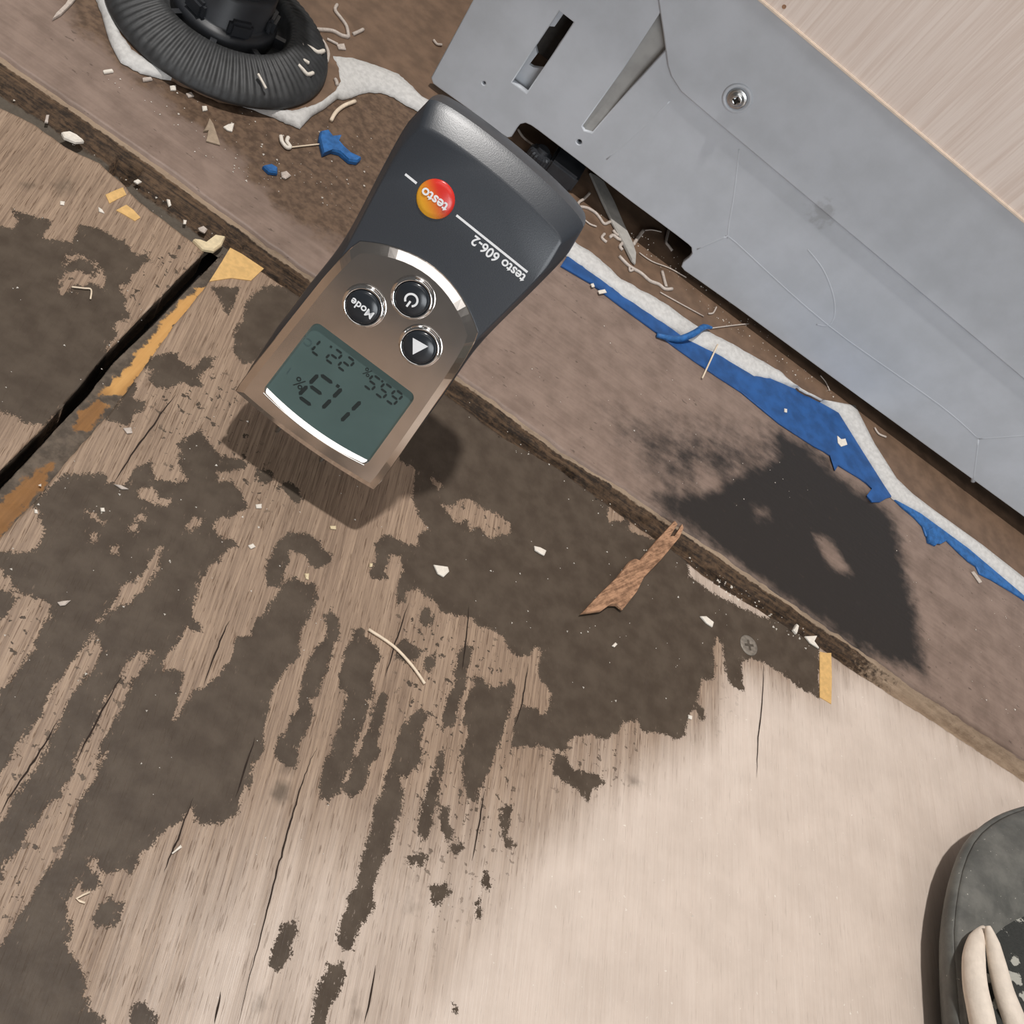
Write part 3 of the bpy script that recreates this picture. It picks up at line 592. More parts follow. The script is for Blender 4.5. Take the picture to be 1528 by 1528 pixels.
# ------------------------------------------------------------------ vinyl sheet with torn white backing
VZ = 0.0040
outer = [(131,-60),(143,0),(154,29),(164,65),(180,94),(209,110),(240,118),(271,123),(330,148),(370,162),(392,170),(423,183),(436,188),(447,193),(465,174),(485,162),(503,148),(514,149),(525,146),(537,141),(550,138),(569,139),(588,146),(603,156),(624,167),(661,177),(700,197),(760,260),(820,345),(845,383),(872,402),(904,425),(930,445),(970,471),(1019,505),(1067,529),(1124,562),(1152,567),(1190,583),(1220,600),(1250,617),(1281,667),(1317,724),(1331,745),(1372,767),(1443,819),(1528,891),(2000,1264)]
inner = [(146,-60),(158,0),(168,26),(178,48),(197,73),(221,90),(245,104),(271,118),(330,143),(372,152),(392,157),(423,163),(432,165),(440,165),(458,160),(479,152),(500,136),(508,122),(506,102),(497,84),(525,87),(560,97),(593,110),(606,120),(625,140),(655,160),(702,187),(765,253),(835,340),(862,363),(894,386),(927,416),(956,432),(990,451),(1035,484),(1085,509),(1135,537),(1162,553),(1195,580),(1226,596),(1276,605),(1305,662),(1338,714),(1362,737),(1395,762),(1467,814),(1528,862),(2000,1238)]
def resample(px, n, h):
    Q = pl(px, h); d = np.r_[0, np.cumsum(np.linalg.norm(np.diff(Q, axis=0), axis=1))]; t = np.linspace(0, d[-1], n)
    return np.stack([np.interp(t, d, Q[:, i]) for i in range(3)], -1)
def matched(px, h, k=6):
    Q = pl(px, h); out = []
    for i in range(len(Q) - 1):
        for j in range(k): out.append(Q[i] + (Q[i + 1] - Q[i]) * j / k)
    out.append(Q[-1]); return np.array(out)
assert len(outer) == len(inner), (len(outer), len(inner))
Oo = matched(outer, 0.0013); Ii = matched(inner, VZ); n = len(Oo)
def ragged(A, amt, seed, lim):
    s = np.linspace(0, 1, len(A)); k = fractal(s * 180 + 7, s * 0 + 2.5, seed, 4) - 0.47
    B = A.copy(); B[:, 1] += k * amt * (s < lim); return B
Oo = ragged(Oo, 0.0016, 51, 0.82); Ii = ragged(Ii, 0.0022, 55, 0.82)
vs_root = empty('vinyl_sheet', tuple(pl([(1000, 440)], VZ)[0]))
finish(vs_root, 'brown vinyl floor sheet with torn white edge lying under the grey base panel', 'vinyl sheet')
Minv = Matrix.Translation(-Vector(vs_root.location))
top = np.vstack([Ii, [[0.60, Ii[-1, 1], VZ], [0.60, 0.6, VZ], [-0.60, 0.6, VZ], [-0.60, Ii[0, 1], VZ]]])
me = prism_mesh('sheet', top - np.array([0, 0, VZ - 0.0012]), (0, 0, VZ - 0.0012)); link('sheet', move(me, Minv), M['vinyl'], vs_root)
rows = []
for f_, zz in ((0.0, 0.0013), (0.02, 0.0026), (0.35, 0.0036), (0.7, 0.0042), (1.0, VZ + 0.0001), (1.05, VZ - 0.001)):
    Rw = Oo + (Ii - Oo) * f_; Rw[:, 2] = zz + (0.0002 * (fractal(np.linspace(0, 90, n), np.full(n, f_ * 9 + 1), 60, 3) - 0.5) if 0.01 < f_ < 1.02 else 0); rows.append(Rw)
A = np.array(rows); me, _ = grid_mesh('torn_edge', A[:, :, 0], A[:, :, 1], A[:, :, 2])
finish(link('torn_edge', move(me, Minv), M['torn'], vs_root, True), label='torn white fibrous backing along the cut edge')

# blue membrane showing under the cut
lowpx = [(836,398),(860,412),(881,424),(902,440),(924,457),(950,476),(976,495),(1005,518),(1033,538),(1068,562),(1105,586),(1134,610),(1162,633),(1188,650),(1214,667),(1228,674),(1238,681),(1245,703),(1250,695),(1266,705),(1281,714),(1292,722),(1301,731),(1293,742),(1300,750),(1312,750),(1322,744)]
uppx = [(846,383),(872,402),(904,425),(930,445),(970,471),(1019,505),(1067,529),(1124,562),(1152,567),(1190,583),(1220,600),(1250,617),(1281,667),(1317,724),(1331,743)]
blue = finish(recentre(link('blue_membrane', prism_mesh('blue_membrane', [tuple(p + np.array([0, 0.0006, 0])) if i >= len(lowpx) else tuple(p) for i, p in enumerate(np.vstack([pl(lowpx, 0.0012), pl(uppx[::-1], 0.0012)]))], (0, 0, 0.0007), 0.0006), M['blue'])),
              'broad blue membrane tongue under the torn white edge beside the black damp stain', 'membrane')
low2 = [(1329,742),(1345,758),(1362,772),(1375,786),(1380,800),(1390,811),(1400,812),(1410,806),(1426,822),(1443,838),(1455,846),(1460,857),(1478,866),(1505,882),(1528,897),(2000,1272)]
up2 = [(1331,743),(1372,765),(1443,817),(1528,889),(2000,1262)]
finish(recentre(link('blue_membrane', prism_mesh('blue_membrane', np.vstack([pl(low2, 0.0012), pl(up2[::-1], 0.0012) + np.array([0, 0.0008, 0])]), (0, 0, 0.0008), 0.0006), M['blue2'])),
       'narrow ragged blue membrane strip along the straight grey-white edge', 'membrane')

# ------------------------------------------------------------------ kitchen unit: grey base panel, laminate front, screw, levelling foot
unit = finish(empty('kitchen_unit', (0.05, PY, 0.004)), 'appliance base with grey moulded panel under a pale wood laminate front', 'kitchen unit')
UM = Matrix.Translation(-Vector(unit.location))
# local 2-D frame of the panel: (x, z); slab normal -> -y
PANEL_M = Matrix(((1, 0, 0, 0), (0, 0, -1, PY), (0, 1, 0, 0), (0, 0, 0, 1)))
def pz(px, Y=PY): return [(float(a[0]), float(a[2])) for a in (aty(p[0], p[1], Y) for p in px)]
outline = pz([(1528,770),(1400,677),(1220,546),(1100,458),(1035,412),(1022,403),(1018,398),(1020,393),(1029,386),(1034,379),(1033,369),(1028,364),(1010,350),(940,298),(878,250),(803,193),(793,186),(784,182),(775,184),(770,190),(762,203),(757,204),(740,193),(700,162),(655,130),(647,124),(644,116)])
xl = outline[-1][0]; outline[-1] = (xl + 0.0002, outline[-1][1])
outline = [(0.46, outline[0][1])] + outline + [(xl, 0.125), (0.46, 0.125)]
def circ(px, r, k=14):
    c = pz([px])[0]; return [(c[0] + r * math.cos(2 * math.pi * i / k), c[1] + r * math.sin(2 * math.pi * i / k)) for i in range(k)]
slot = pz([(834,14),(858,33),(822,88),(786,141),(762,123),(798,68)])
rib = pz([(990,8),(999,36),(998,72),(945,130),(884,200),(871,196),(867,188),(930,100)])
holes = [circ((722, 124), 0.0012), circ((864, 212), 0.0016), slot, rib]
me = shape2d('front_skin', [outline] + holes, 0.0011, 0.0005)
T = Matrix.Translation((0, 0.0016, 0))
base_panel = link('base_panel', move(me, UM @ T @ PANEL_M), M['panel'], unit)
base_panel['label'] = 'grey moulded plastic base panel'
slot_in = pz([(838,24),(858,33),(829,72),(822,84),(813,98),(806,110),(790,108),(784,104),(796,88),(793,75),(809,46),(822,47)])
me = shape2d('back_skin', [[(xl + 0.002, 0.125), (xl + 0.002, 0.016), (-0.092, 0.0165), (-0.09, 0.024), (0.006, 0.024), (0.012, 0.018), (0.45, 0.018), (0.45, 0.125)], slot_in], 0.0009)
link('panel_backing', move(me, UM @ Matrix.Translation((0, 0.0062, 0)) @ PANEL_M), M['panel'], base_panel)
# sloping floor of the moulded trough
a, b, c_, d_, e_ = [aty(*p, PY) for p in [(986,2),(1001,36),(1000,74),(884,202),(864,190)]]
me = mesh('moulded_trough', [a + [0, 0.0042, 0], b + [0, 0.0042, 0], c_ + [0, 0.0040, 0], d_ + [0, 0.0012, 0], e_ + [0, 0.0012, 0]], [[0, 4, 3, 2, 1]])
link('moulded_trough', move(me, UM), M['dusty'], base_panel)
# raised upper field of the panel
raised = pz([(985,-3),(993,50),(999,96),(1004,112),(1018,134),(1060,170),(1528,562)]); raised = [(raised[0][0] + 0.0015, 0.125)] + raised + [(0.46, raised[-1][1]), (0.46, 0.125)]
me = shape2d('raised_field', [raised], 0.0004, 0.0007)
link('raised_field', move(me, UM @ Matrix.Translation((0, 0.0, 0)) @ PANEL_M), M['panel'], base_panel, False)
# moulded ribs
for L_ in ([(1103,222),(1095,290),(1086,352),(1098,362),(1235,485),(1400,603),(1460,655)], [(1205,372),(1228,402),(1243,440),(1245,470),(1236,486),(1218,484)], [(1460,655),(1528,650),(1600,644)], [(1460,655),(1452,720)], [(1086,352),(1040,372)], [(1000,150),(960,190),(905,238)]):
    Q = smooth_line([aty(p[0], p[1], PY) + np.array([0, 0.00101, 0]) for p in L_], 5)
    link('moulded_rib', move(tube_mesh('moulded_rib', Q, 0.0011, 12), UM), M['panel'], base_panel, True)
# pan-head screw
c = aty(1100, 147, PY - 0.0012)
SM = UM @ Matrix.Translation(c) @ Matrix.Rotation(math.pi / 2, 4, 'X')
me = lathe_mesh('boss', [(0.0062, -0.0006), (0.0058, 0.0004), (0.0048, 0.0005), (0.0046, 0.0001), (0.0001, 0.0001)], 36); link('screw_boss', move(me, SM), M['panel'], base_panel, True)
me = lathe_mesh('panel_screw', [(0.0040, 0.0), (0.0041, 0.0006), (0.0037, 0.0011), (0.0031, 0.0009), (0.0028, 0.0011), (0.0022, 0.0019), (0.0012, 0.0022), (0.0010, 0.0012), (0.0001, 0.0012)], 36)
ps = finish(link('panel_screw', move(me, SM), M['steel'], unit, True), label='shiny pan-head screw')
sb = [(x_ * 0.75, y_ * 0.75) for x_, y_ in cross]
me = shape2d('screw_recess', [sb], 0.0001); link('screw_recess', move(me, SM @ Matrix.Translation((0, 0, 0.00215)) @ Matrix.Rotation(0.3, 4, 'Z')), M['sub'], ps)
# laminate front and its pale edge band
WZ = float(aty(1135, 0, PY - 0.006)[2])
x0 = xl - 0.002
door = link('front_panel', move(box_mesh('front_panel', (x0, PY - 0.006, WZ + 0.0006), (0.46, PY + 0.012, 0.80)), UM), M['laminate'], unit)
door['label'] = 'pale wood laminate front'
me = box_mesh('edge_band', (x0, PY - 0.0066, WZ - 0.0006), (0.46, PY + 0.012, WZ + 0.0006)); bm = bmesh.new(); bm.from_mesh(me); bmesh.ops.bevel(bm, geom=bm.edges[:], offset=0.0003, segments=2, affect='EDGES'); bm.to_mesh(me); bm.free()
link('edge_band', move(me, UM), M['edging'], door)
c = aty(1170, 10, PY - 0.006); me = lathe_mesh('knot_dot', [(0.0008, -0.0002), (0.0008, 0.00005), (0.0001, 0.00008)], 12)
link('wood_knot', move(me, UM @ Matrix.Translation(c) @ Matrix.Rotation(math.pi / 2, 4, 'X')), M['splinter'], door)
body = link('unit_body', move(box_mesh('unit_body', (xl + 0.004, PY + 0.014, 0.040), (0.455, PY + 0.50, 0.79)), UM), M['cabinet'], unit)
# levelling foot
fc = at(832, 268, VZ)
me = box_mesh('foot_block', (fc[0] - 0.0075, fc[1] - 0.004, VZ), (fc[0] + 0.0075, PY + 0.03, 0.0125))
bm = bmesh.new(); bm.from_mesh(me); bmesh.ops.bevel(bm, geom=bm.edges[:], offset=0.0012, segments=2, affect='EDGES'); bm.to_mesh(me); bm.free()
lf = finish(link('levelling_foot', move(me, UM), M['foot2'], unit), label='square black levelling foot')
def knurl(r, z, k): return (r - (0.0006 if k % 2 else 0.0) * (r > 0.003), z)
me = lathe_mesh('knurled_nut', [(0.0001, 0), (0.0052, 0), (0.0056, 0.001), (0.0056, 0.006), (0.005, 0.007), (0.003, 0.0072), (0.0028, 0.0088), (0.0001, 0.0088)], 40, knurl)
link('knurled_nut', move(me, UM @ Matrix.Translation((fc[0] - 0.0125, fc[1] - 0.001, VZ))), M['foot2'], lf)
me = lathe_mesh('foot_stem', [(0.0001, 0), (0.004, 0), (0.004, 0.04), (0.0001, 0.04)], 20)
link('foot_stem', move(me, UM @ Matrix.Translation((fc[0], PY + 0.019, 0.010))), M['foot2'], lf)

# ------------------------------------------------------------------ ribbed cabinet leg
legc = (-0.2002, 0.0848, VZ)
leg = finish(empty('cabinet_leg', legc), 'round black plastic cabinet leg with ribbed base on the torn vinyl', 'cabinet leg')
NS = 336
def ribs(r, z, k):
    t = (k % 4) / 4.0; wv = 0.5 - 0.5 * math.cos(2 * math.pi * t)
    return (r, z) if not (0.0255 < r < 0.0424) else (r, z + 0.0010 * wv * min(1, (0.0426 - r) / 0.0012))
prof = [(0.0001, 0.0005), (0.0400, 0.0), (0.0425, 0.0006), (0.0426, 0.0018), (0.0416, 0.0034), (0.0402, 0.0046), (0.0370, 0.0066), (0.0330, 0.0086), (0.0290, 0.0100), (0.0268, 0.0104), (0.0252, 0.0102), (0.0244, 0.0086), (0.0240, 0.0040), (0.0200, 0.0034), (0.0001, 0.0034)]
link('ribbed_base', lathe_mesh('ribbed_base', prof, NS, ribs), M['foot'], leg, True)
me = lathe_mesh('leg_socket', [(0.0001, 0.0034), (0.0196, 0.0034), (0.0196, 0.0085), (0.0186, 0.0100), (0.0168, 0.0104), (0.0160, 0.0110), (0.0160, 0.022), (0.0148, 0.0235), (0.0001, 0.0235)], 64); socket = link('leg_socket', me, M['foot2'], leg, True)
for k in range(8):
    a_ = 2 * math.pi * (k + 0.37) / 8
    me = box_mesh('socket_fin', (0.0150, -0.0012, 0.0036), (0.0236, 0.0012, 0.0078)); link('socket_fin', move(me, Matrix.Rotation(a_, 4, 'Z')), M['foot2'], socket)
for k in range(6):
    a_ = 2 * math.pi * (k + 0.2) / 6
    me = box_mesh('socket_lug', (0.0150, -0.0045, 0.0100), (0.0186, 0.0045, 0.0165)); bm = bmesh.new(); bm.from_mesh(me); bmesh.ops.bevel(bm, geom=bm.edges[:], offset=0.0012, segments=2, affect='EDGES'); bm.to_mesh(me); bm.free()
    link('socket_lug', move(me, Matrix.Rotation(a_, 4, 'Z')), M['foot2'], socket)
def stemribs(r, z, k): return (r - (0.0012 if (k // 4) % 2 else 0) * (r > 0.01), z)
me = lathe_mesh('leg_stem', [(0.0001, 0.022), (0.0140, 0.022), (0.0140, 0.088), (0.0225, 0.090), (0.0225, 0.096), (0.0001, 0.096)], 64, stemribs); link('leg_stem', me, M['foot2'], leg)

# ------------------------------------------------------------------ moisture meter stuck into the board by its pins
AL = math.radians(70); TI = math.radians(2.7)
xw = np.array([1.0, 0, 0]); vv = np.array([0, math.cos(AL), math.sin(AL)]); nn = np.array([0, -math.sin(AL), math.cos(AL)])
ey = -(vv * math.cos(TI) + xw * math.sin(TI)); ex = -(xw * math.cos(TI) - vv * math.sin(TI)); ez = nn
P0 = at(455, 655, 0.022)
def md(px, py, dz=0.0):        # photo pixel -> meter face coordinates (mm)
    d = ray(px, py); t = ((P0 + nn * dz / 1000 - CAM) @ nn) / (d @ nn); q = CAM + d * t - P0
    return np.array([q @ ex, q @ ey]) * 1000
meter = empty('moisture_meter', (0, 0, 0), Matrix([[ex[i], ey[i], ez[i], P0[i]] for i in range(3)] + [[0, 0, 0, 1]]))
finish(meter, 'black and chrome moisture meter standing on its pins on the stained plywood', 'moisture meter')
def body_loop(z, ins, ie, ip, yp=2.2, ye=-100.5):
    Yk = [1.0, -1, -10, -24, -40, -48, -54, -62, -72, -80, -88, -92, -95, -97]; Wk = [24.4, 25, 25.2, 25.2, 24.3, 23.6, 23.4, 24.0, 25.2, 26.1, 26.8, 26.9, 26.3, 24.8]
    ysd = np.linspace(0.9, -96.8, 44); wsd = np.interp(-ysd, -np.array(Yk), Wk)
    wsd = np.convolve(np.pad(wsd, 2, mode='edge'), np.ones(5) / 5, 'valid')
    right = [(wx, y) for wx, y in zip(wsd, ysd)]
    wc = right[-1][0]; end = [(wc * math.cos(t), -96.8 - 3.7 * math.sin(t) ** 0.75) for t in np.linspace(0.12, math.pi - 0.12, 17)]
    left = [(-x_, y) for x_, y in right[::-1]]
    pin = [(-24 + 48 * t, 1.3 + 0.9 * (1 - (2 * t - 1) ** 2)) for t in np.linspace(0.04, 0.96, 13)]
    L = np.array(right + end + left + pin)
    L[:, 0] *= (26 - ins) / 26; L[:, 1] = (yp - ip) + (L[:, 1] - yp) * ((yp - ip) - (ye + ie)) / (yp - ye)
    L *= [0.957, 0.978]
    return np.c_[L, np.full(len(L), z)] / 1000
lv = [(-26, 6, 6.5, 5), (-25, 3.4, 4, 3), (-22, 1.2, 1.8, 1.2), (-16, 0.2, 0.3, 0.3), (-9, 0, 0, 0), (-5, 0.2, 0.2, 0.1), (-3.8, 0.5, 1.4, 0.3), (-3.5, 0.7, 1.8, 0.4), (-0.3, 2.4, 5.6, 1.3), (0, 2.9, 6.1, 1.6)]
mb = link('meter_body', loft_mesh('meter_body', [body_loop(*l) for l in lv]), M['black'], meter, True)
md_ = mb.modifiers.new('edges', 'EDGE_SPLIT'); md_.split_angle = math.radians(32)
def bez_loop(z, ins):
    right = [(24.9, 0.2), (25.0, -3), (24.7, -10), (24.0, -20), (23.2, -32), (22.4, -44), (21.6, -51), (20.8, -56), (19.8, -58.9)]
    right = np.array([(np.interp(s_, range(len(right)), [r_[0] for r_ in right]), np.interp(s_, range(len(right)), [r_[1] for r_ in right])) for s_ in np.linspace(0, len(right) - 1, 30)])
    arc = np.array([(19.8 * c_, -58.9 - 7.0 * (1 - c_ * c_)) for c_ in np.cos(np.linspace(0.16, math.pi - 0.16, 21))])
    pin = np.array([(-24.7 + 49.4 * t, 0.2 + 1.5 * (1 - (2 * t - 1) ** 2)) for t in np.linspace(0.05, 0.95, 15)])
    L = np.vstack([right, arc, right[::-1] * [-1, 1], pin])
    L[:, 0] *= (24.8 - ins) / 24.8; L[:, 1] = (1.7 - ins * 0.9) + (L[:, 1] - 1.7) * ((1.7 - ins * 0.9) - (-65.9 + ins)) / (1.7 + 65.9)
    L *= [0.957, 0.978]; L[:, 0] -= 0.6
    return np.c_[L, np.full(len(L), z)]
b0, b1, b2, b3 = bez_loop(-1.2, -0.1), bez_loop(0.4, 0.0), bez_loop(0.65, 0.2), bez_loop(1.9, 2.4)
def round_rect(x0, x1, y0, y1, r, bow=0.0, k=5):
    o = []
    for cx, cy, a0 in ((x1 - r, y1 - r, 0), (x0 + r, y1 - r, 90), (x0 + r, y0 + r, 180), (x1 - r, y0 + r, 270)):
        for i in range(k + 1):
            t = math.radians(a0 + 90 * i / k); o.append((cx + r * math.cos(t), cy + r * math.sin(t)))
    o2 = []
    for i, p in enumerate(o):
        o2.append(p)
        if i == k:   # top edge bows out towards the pin end
            for s_ in np.linspace(0.12, 0.88, 9): o2.append((x1 - r + (x0 + r - x1 + r) * s_, y1 + bow * (1 - (2 * s_ - 1) ** 2)))
    return o2
hole = np.array(round_rect(-17.6, 17.6, -32.8, -5.5, 2.0, 1.7)); hole[:, 0] *= 1 + 0.0022 * (hole[:, 1] + 7); hole[:, 0] -= 0.5
def bezel_mesh():
    bm = bmesh.new()
    def ring(L): return [bm.verts.new(tuple(np.array(p) / 1000)) for p in L]
    loops = [ring(b0), ring(b1), ring(b2), ring(b3)]
    for A_, B_ in zip(loops[:-1], loops[1:]):
        for i in range(len(A_)): bm.faces.new((A_[i], A_[(i + 1) % len(A_)], B_[(i + 1) % len(A_)], B_[i]))
    h1 = ring(np.c_[hole, np.full(len(hole), 1.9)]); 
    hin = hole * [0.972, 1] ; hin[:, 1] = -19.8 + (hole[:, 1] + 19.8) * 0.965
    h2 = ring(np.c_[hin, np.full(len(hole), 0.9)])
    edges = [bm.edges.get((loops[3][i], loops[3][(i + 1) % len(loops[3])])) for i in range(len(loops[3]))]
    for i in range(len(h1)):
        f_ = bm.faces.new((h1[i], h1[(i + 1) % len(h1)], h2[(i + 1) % len(h1)], h2[i]))
        edges.append(bm.edges.get((h1[i], h1[(i + 1) % len(h1)])))
    bmesh.ops.triangle_fill(bm, edges=edges, use_beauty=True)
    bmesh.ops.recalc_face_normals(bm, faces=bm.faces)
    me = bpy.data.meshes.new('chrome_bezel'); bm.to_mesh(me); bm.free(); return me
bz = link('chrome_bezel', bezel_mesh(), M['chrome'], meter); bz['label'] = 'polished chrome front frame'
lc = hole * [0.985, 1]; lc[:, 1] = -19.8 + (hole[:, 1] + 19.8) * 0.985
lcd = link('display', move(shape2d('display', [[tuple(p / 1000) for p in lc]], 0.0003), Matrix.Translation((0, 0, 0.0007))), M['lcd'], meter); lcd['label'] = 'grey-green liquid crystal display'
ss_ = np.linspace(0, 1, 24); bow = 1.75 * (1 - (2 * ss_ - 1) ** 2)
lip = [np.stack([-17.6 + 34.2 * ss_, y_ + bow, np.full(24, z_)], -1) / 1000 for y_, z_ in ((-5.25, 1.3), (-5.25, 1.95), (-5.45, 1.98), (-7.05, 1.12), (-7.1, 0.95), (-5.3, 0.95))]
A = np.array(lip + [lip[0]]); me, _ = grid_mesh('chrome_lip', A[:, :, 0], A[:, :, 1], A[:, :, 2]); fix_normals(me)
lp = link('chrome_lip', me, M['ring'], bz); me.polygons.foreach_set('use_smooth', [False] * len(me.polygons))
# seven-segment readouts
SEG = dict(a=((0, 2), (1, 2)), b=((1, 2), (1, 1)), c=((1, 1), (1, 0)), d=((0, 0), (1, 0)), e=((0, 1), (0, 0)), f=((0, 2), (0, 1)), g=((0, 1), (1, 1)))
NUM = {'1': 'bc', '2': 'abged', '3': 'abgcd', '5': 'afgcd', '6': 'afgedc', '7': 'abc'}
def digits(items):
    polys = []
    for ch, (cx, cy), w_, h_, th in items:
        for s_ in NUM[ch]:
            (ax, ay), (bx, by) = SEG[s_]
            a_ = np.array([(ax - 0.5) * w_ + (ay - 1) * 0.06 * h_, (ay - 1) * h_ / 2]); b_ = np.array([(bx - 0.5) * w_ + (by - 1) * 0.06 * h_, (by - 1) * h_ / 2])
            d_ = (b_ - a_) / np.linalg.norm(b_ - a_); n_ = np.array([-d_[1], d_[0]]); g_ = th * 0.42
            a_ = a_ + d_ * g_; b_ = b_ - d_ * g_
            pts = [a_, a_ + d_ * th * .5 + n_ * th * .5, b_ - d_ * th * .5 + n_ * th * .5, b_, b_ - d_ * th * .5 - n_ * th * .5, a_ + d_ * th * .5 - n_ * th * .5]
            polys.append([((cx + p[0]) / 1000, (cy + p[1]) / 1000) for p in pts])
    return polys
def put(me, z): return move(me, Matrix.Translation((0, 0, z / 1000)))
def sq(c, s): return [((c[0] + dx * s) / 1000, (c[1] + dy * s) / 1000) for dx, dy in ((-.5, -.5), (.5, -.5), (.5, .5), (-.5, .5))]
t1, t2, t3 = md(518, 541), md(500, 530), md(479, 518)
h1, h2, h3 = md(590, 591), md(574, 581), md(557, 569)
w1, w2, w3 = md(527, 613), md(499, 594), md(473, 580)
it = [(c, p, 2.5, 4.3, 0.62) for c, p in (('2', t1), ('2', t2), ('7', t3), ('6', h1), ('5', h2), ('5', h3))] + [(c, p, 4.9, 9.6, 1.1) for c, p in (('1', w1 - [2.0, 0]), ('1', w2 - [2.0, 0]), ('3', w3))]
polys = digits(it) + [sq((t2 + t3) / 2 + [0.0, -2.1], 0.6), sq((h2 + h3) / 2 + [0.0, -2.1], 0.6), sq(w2 + [1.2, -4.2], 0.95)]
link('display_digits', put(shape2d('display_digits', polys, 0.00003), 1.04), M['segs'], lcd)
for txt, p, s_, mt in (('%', md(550, 553), 3.3, 'segs'), ('%', md(449, 569), 4.6, 'segs'), ('°C', md(465, 511), 3.2, 'segs_faint'), ('1', md(433, 551), 3.0, 'segs_faint')):
    me = text_mesh('display_symbol', txt, s_ / 1000, 0.00003); link('display_symbol', move(me, Matrix.Translation((p[0] / 1000, p[1] / 1000, 0.00104))), M[mt], lcd)
# buttons
def button(p, z0, name):
    b = link('button', move(lathe_mesh('button', [(0.0001, -0.0005), (0.0046, -0.0005), (0.0046, 0.0012), (0.0044, 0.0016), (0.0038, 0.0019), (0.0022, 0.0021), (0.0001, 0.00215)], 40), Matrix.Translation((p[0] / 1000, p[1] / 1000, z0))), M['button'], meter, True)
    b['label'] = name
    me = lathe_mesh('button_ring', [(0.0047, 0.0), (0.0047, 0.0012), (0.0050, 0.0015), (0.0054, 0.0013), (0.0058, 0.0006), (0.0060, -0.0002), (0.0047, -0.0002)], 48)
    link('button_ring', move(me, Matrix.Translation((p[0] / 1000, p[1] / 1000, z0))), M['ring'], b, True); return b
ZB = 0.0019
pm, pp, pa = md(542, 458, 3), md(615, 446, 3), md(626, 518, 3)
bmode = button(pm, ZB, 'black Mode button'); bpow = button(pp, ZB, 'black power button'); barr = button(pa, ZB, 'black arrow button')
def on(b, me, p, z=0.00405): return link('symbol', move(me, Matrix.Translation((p[0] / 1000, p[1] / 1000, z))), M['print'], b)
on(bmode, text_mesh('symbol', 'Mode', 0.0030, 0.00004, 0.00006), pm)
arc = [(1.9 * math.cos(t), 1.9 * math.sin(t)) for t in np.linspace(math.radians(128), math.radians(412), 22)]; arc2 = [(1.35 * math.cos(t), 1.35 * math.sin(t)) for t in np.linspace(math.radians(412), math.radians(128), 22)]
k_ = 1 / 1000
on(bpow, shape2d('symbol', [[(a_ * k_, b_ * k_) for a_, b_ in arc + arc2], [(-.28 * k_, .4 * k_), (.28 * k_, .4 * k_), (.28 * k_, 2.2 * k_), (-.28 * k_, 2.2 * k_)]], 0.00004), pp)
tri = [md(x_, y_, 4) - pa for x_, y_ in ((616, 504), (639, 517), (616, 529))]
on(barr, shape2d('symbol', [[tuple(q * k_) for q in tri]], 0.00004), pa)
# print and logo on the black face
pl_c = md(650, 297)
lg = link('logo', lathe_mesh('logo', [(0.0001, -0.0002), (0.0049, -0.0002), (0.0049, 0.0001), (0.0046, 0.0004), (0.0034, 0.0007), (0.0001, 0.0009)], 40), M['logo'], meter, True); lg.location = (pl_c[0] / 1000, pl_c[1] / 1000, 0)
lg['label'] = 'round red to yellow domed logo with white lettering'
link('lettering', move(text_mesh('lettering', 'testo', 0.0036, 0.00005, 0.00008), Matrix.Translation((0.0002, 0.0, 0.00092)) @ Matrix.Rotation(math.radians(2), 4, 'Z')), M['print'], lg)
yl = pl_c[1] - 0.1
link('printed_line', shape2d('printed_line', [[(a_ * k_, b_ * k_) for a_, b_ in ((pl_c[0] - 6.4, yl - .3), (pl_c[0] - 6.4, yl + .3), (-19.8, yl + .3), (-19.8, yl - .3))], [(a_ * k_, b_ * k_) for a_, b_ in ((pl_c[0] + 5.9, yl - .3), (pl_c[0] + 9.4, yl - .3), (pl_c[0] + 9.4, yl + .3), (pl_c[0] + 5.9, yl + .3))]], 0.00005), M['print'], meter)
me = text_mesh('lettering', 'testo 606-2', 0.0036, 0.00005, 0.00007, 'LEFT')
link('lettering', move(me, Matrix.Translation((-0.0203, (yl + 2.0) / 1000, 0.00003)) @ Matrix.Diagonal((0.98, 1.0, 1, 1))), M['print'], meter)
# pin head and pins
pin_b = P0 + (nn * -21 + ey * 3.0) / 1000
PL = (pin_b[2] + 0.003) / -ey[2]
me = loft_mesh('pin_holder', [np.array([(x_ * f_ / 1000, y_ / 1000, (-20 + z_ * f_) / 1000) for x_, z_ in ((-13, -4.5), (13, -4.5), (14, 0), (13, 4.5), (-13, 4.5), (-14, 0))]) for y_, f_ in ((-4, 1.0), (3.0, 1.0), (5.5, 0.86))])
link('pin_holder', me, M['black'], meter)
for sx in (-0.008, 0.008):
    me = lathe_mesh('measuring_pin', [(0.0001, 0), (0.0019, 0), (0.0019, 0.0045), (0.0011, 0.0055), (0.0011, PL - 0.006), (0.0001, PL)], 14)
    link('measuring_pin', move(me, Matrix.Translation((sx, 0.003, -0.021)) @ Matrix.Rotation(-math.pi / 2, 4, 'X')), M['steel'], meter, True)

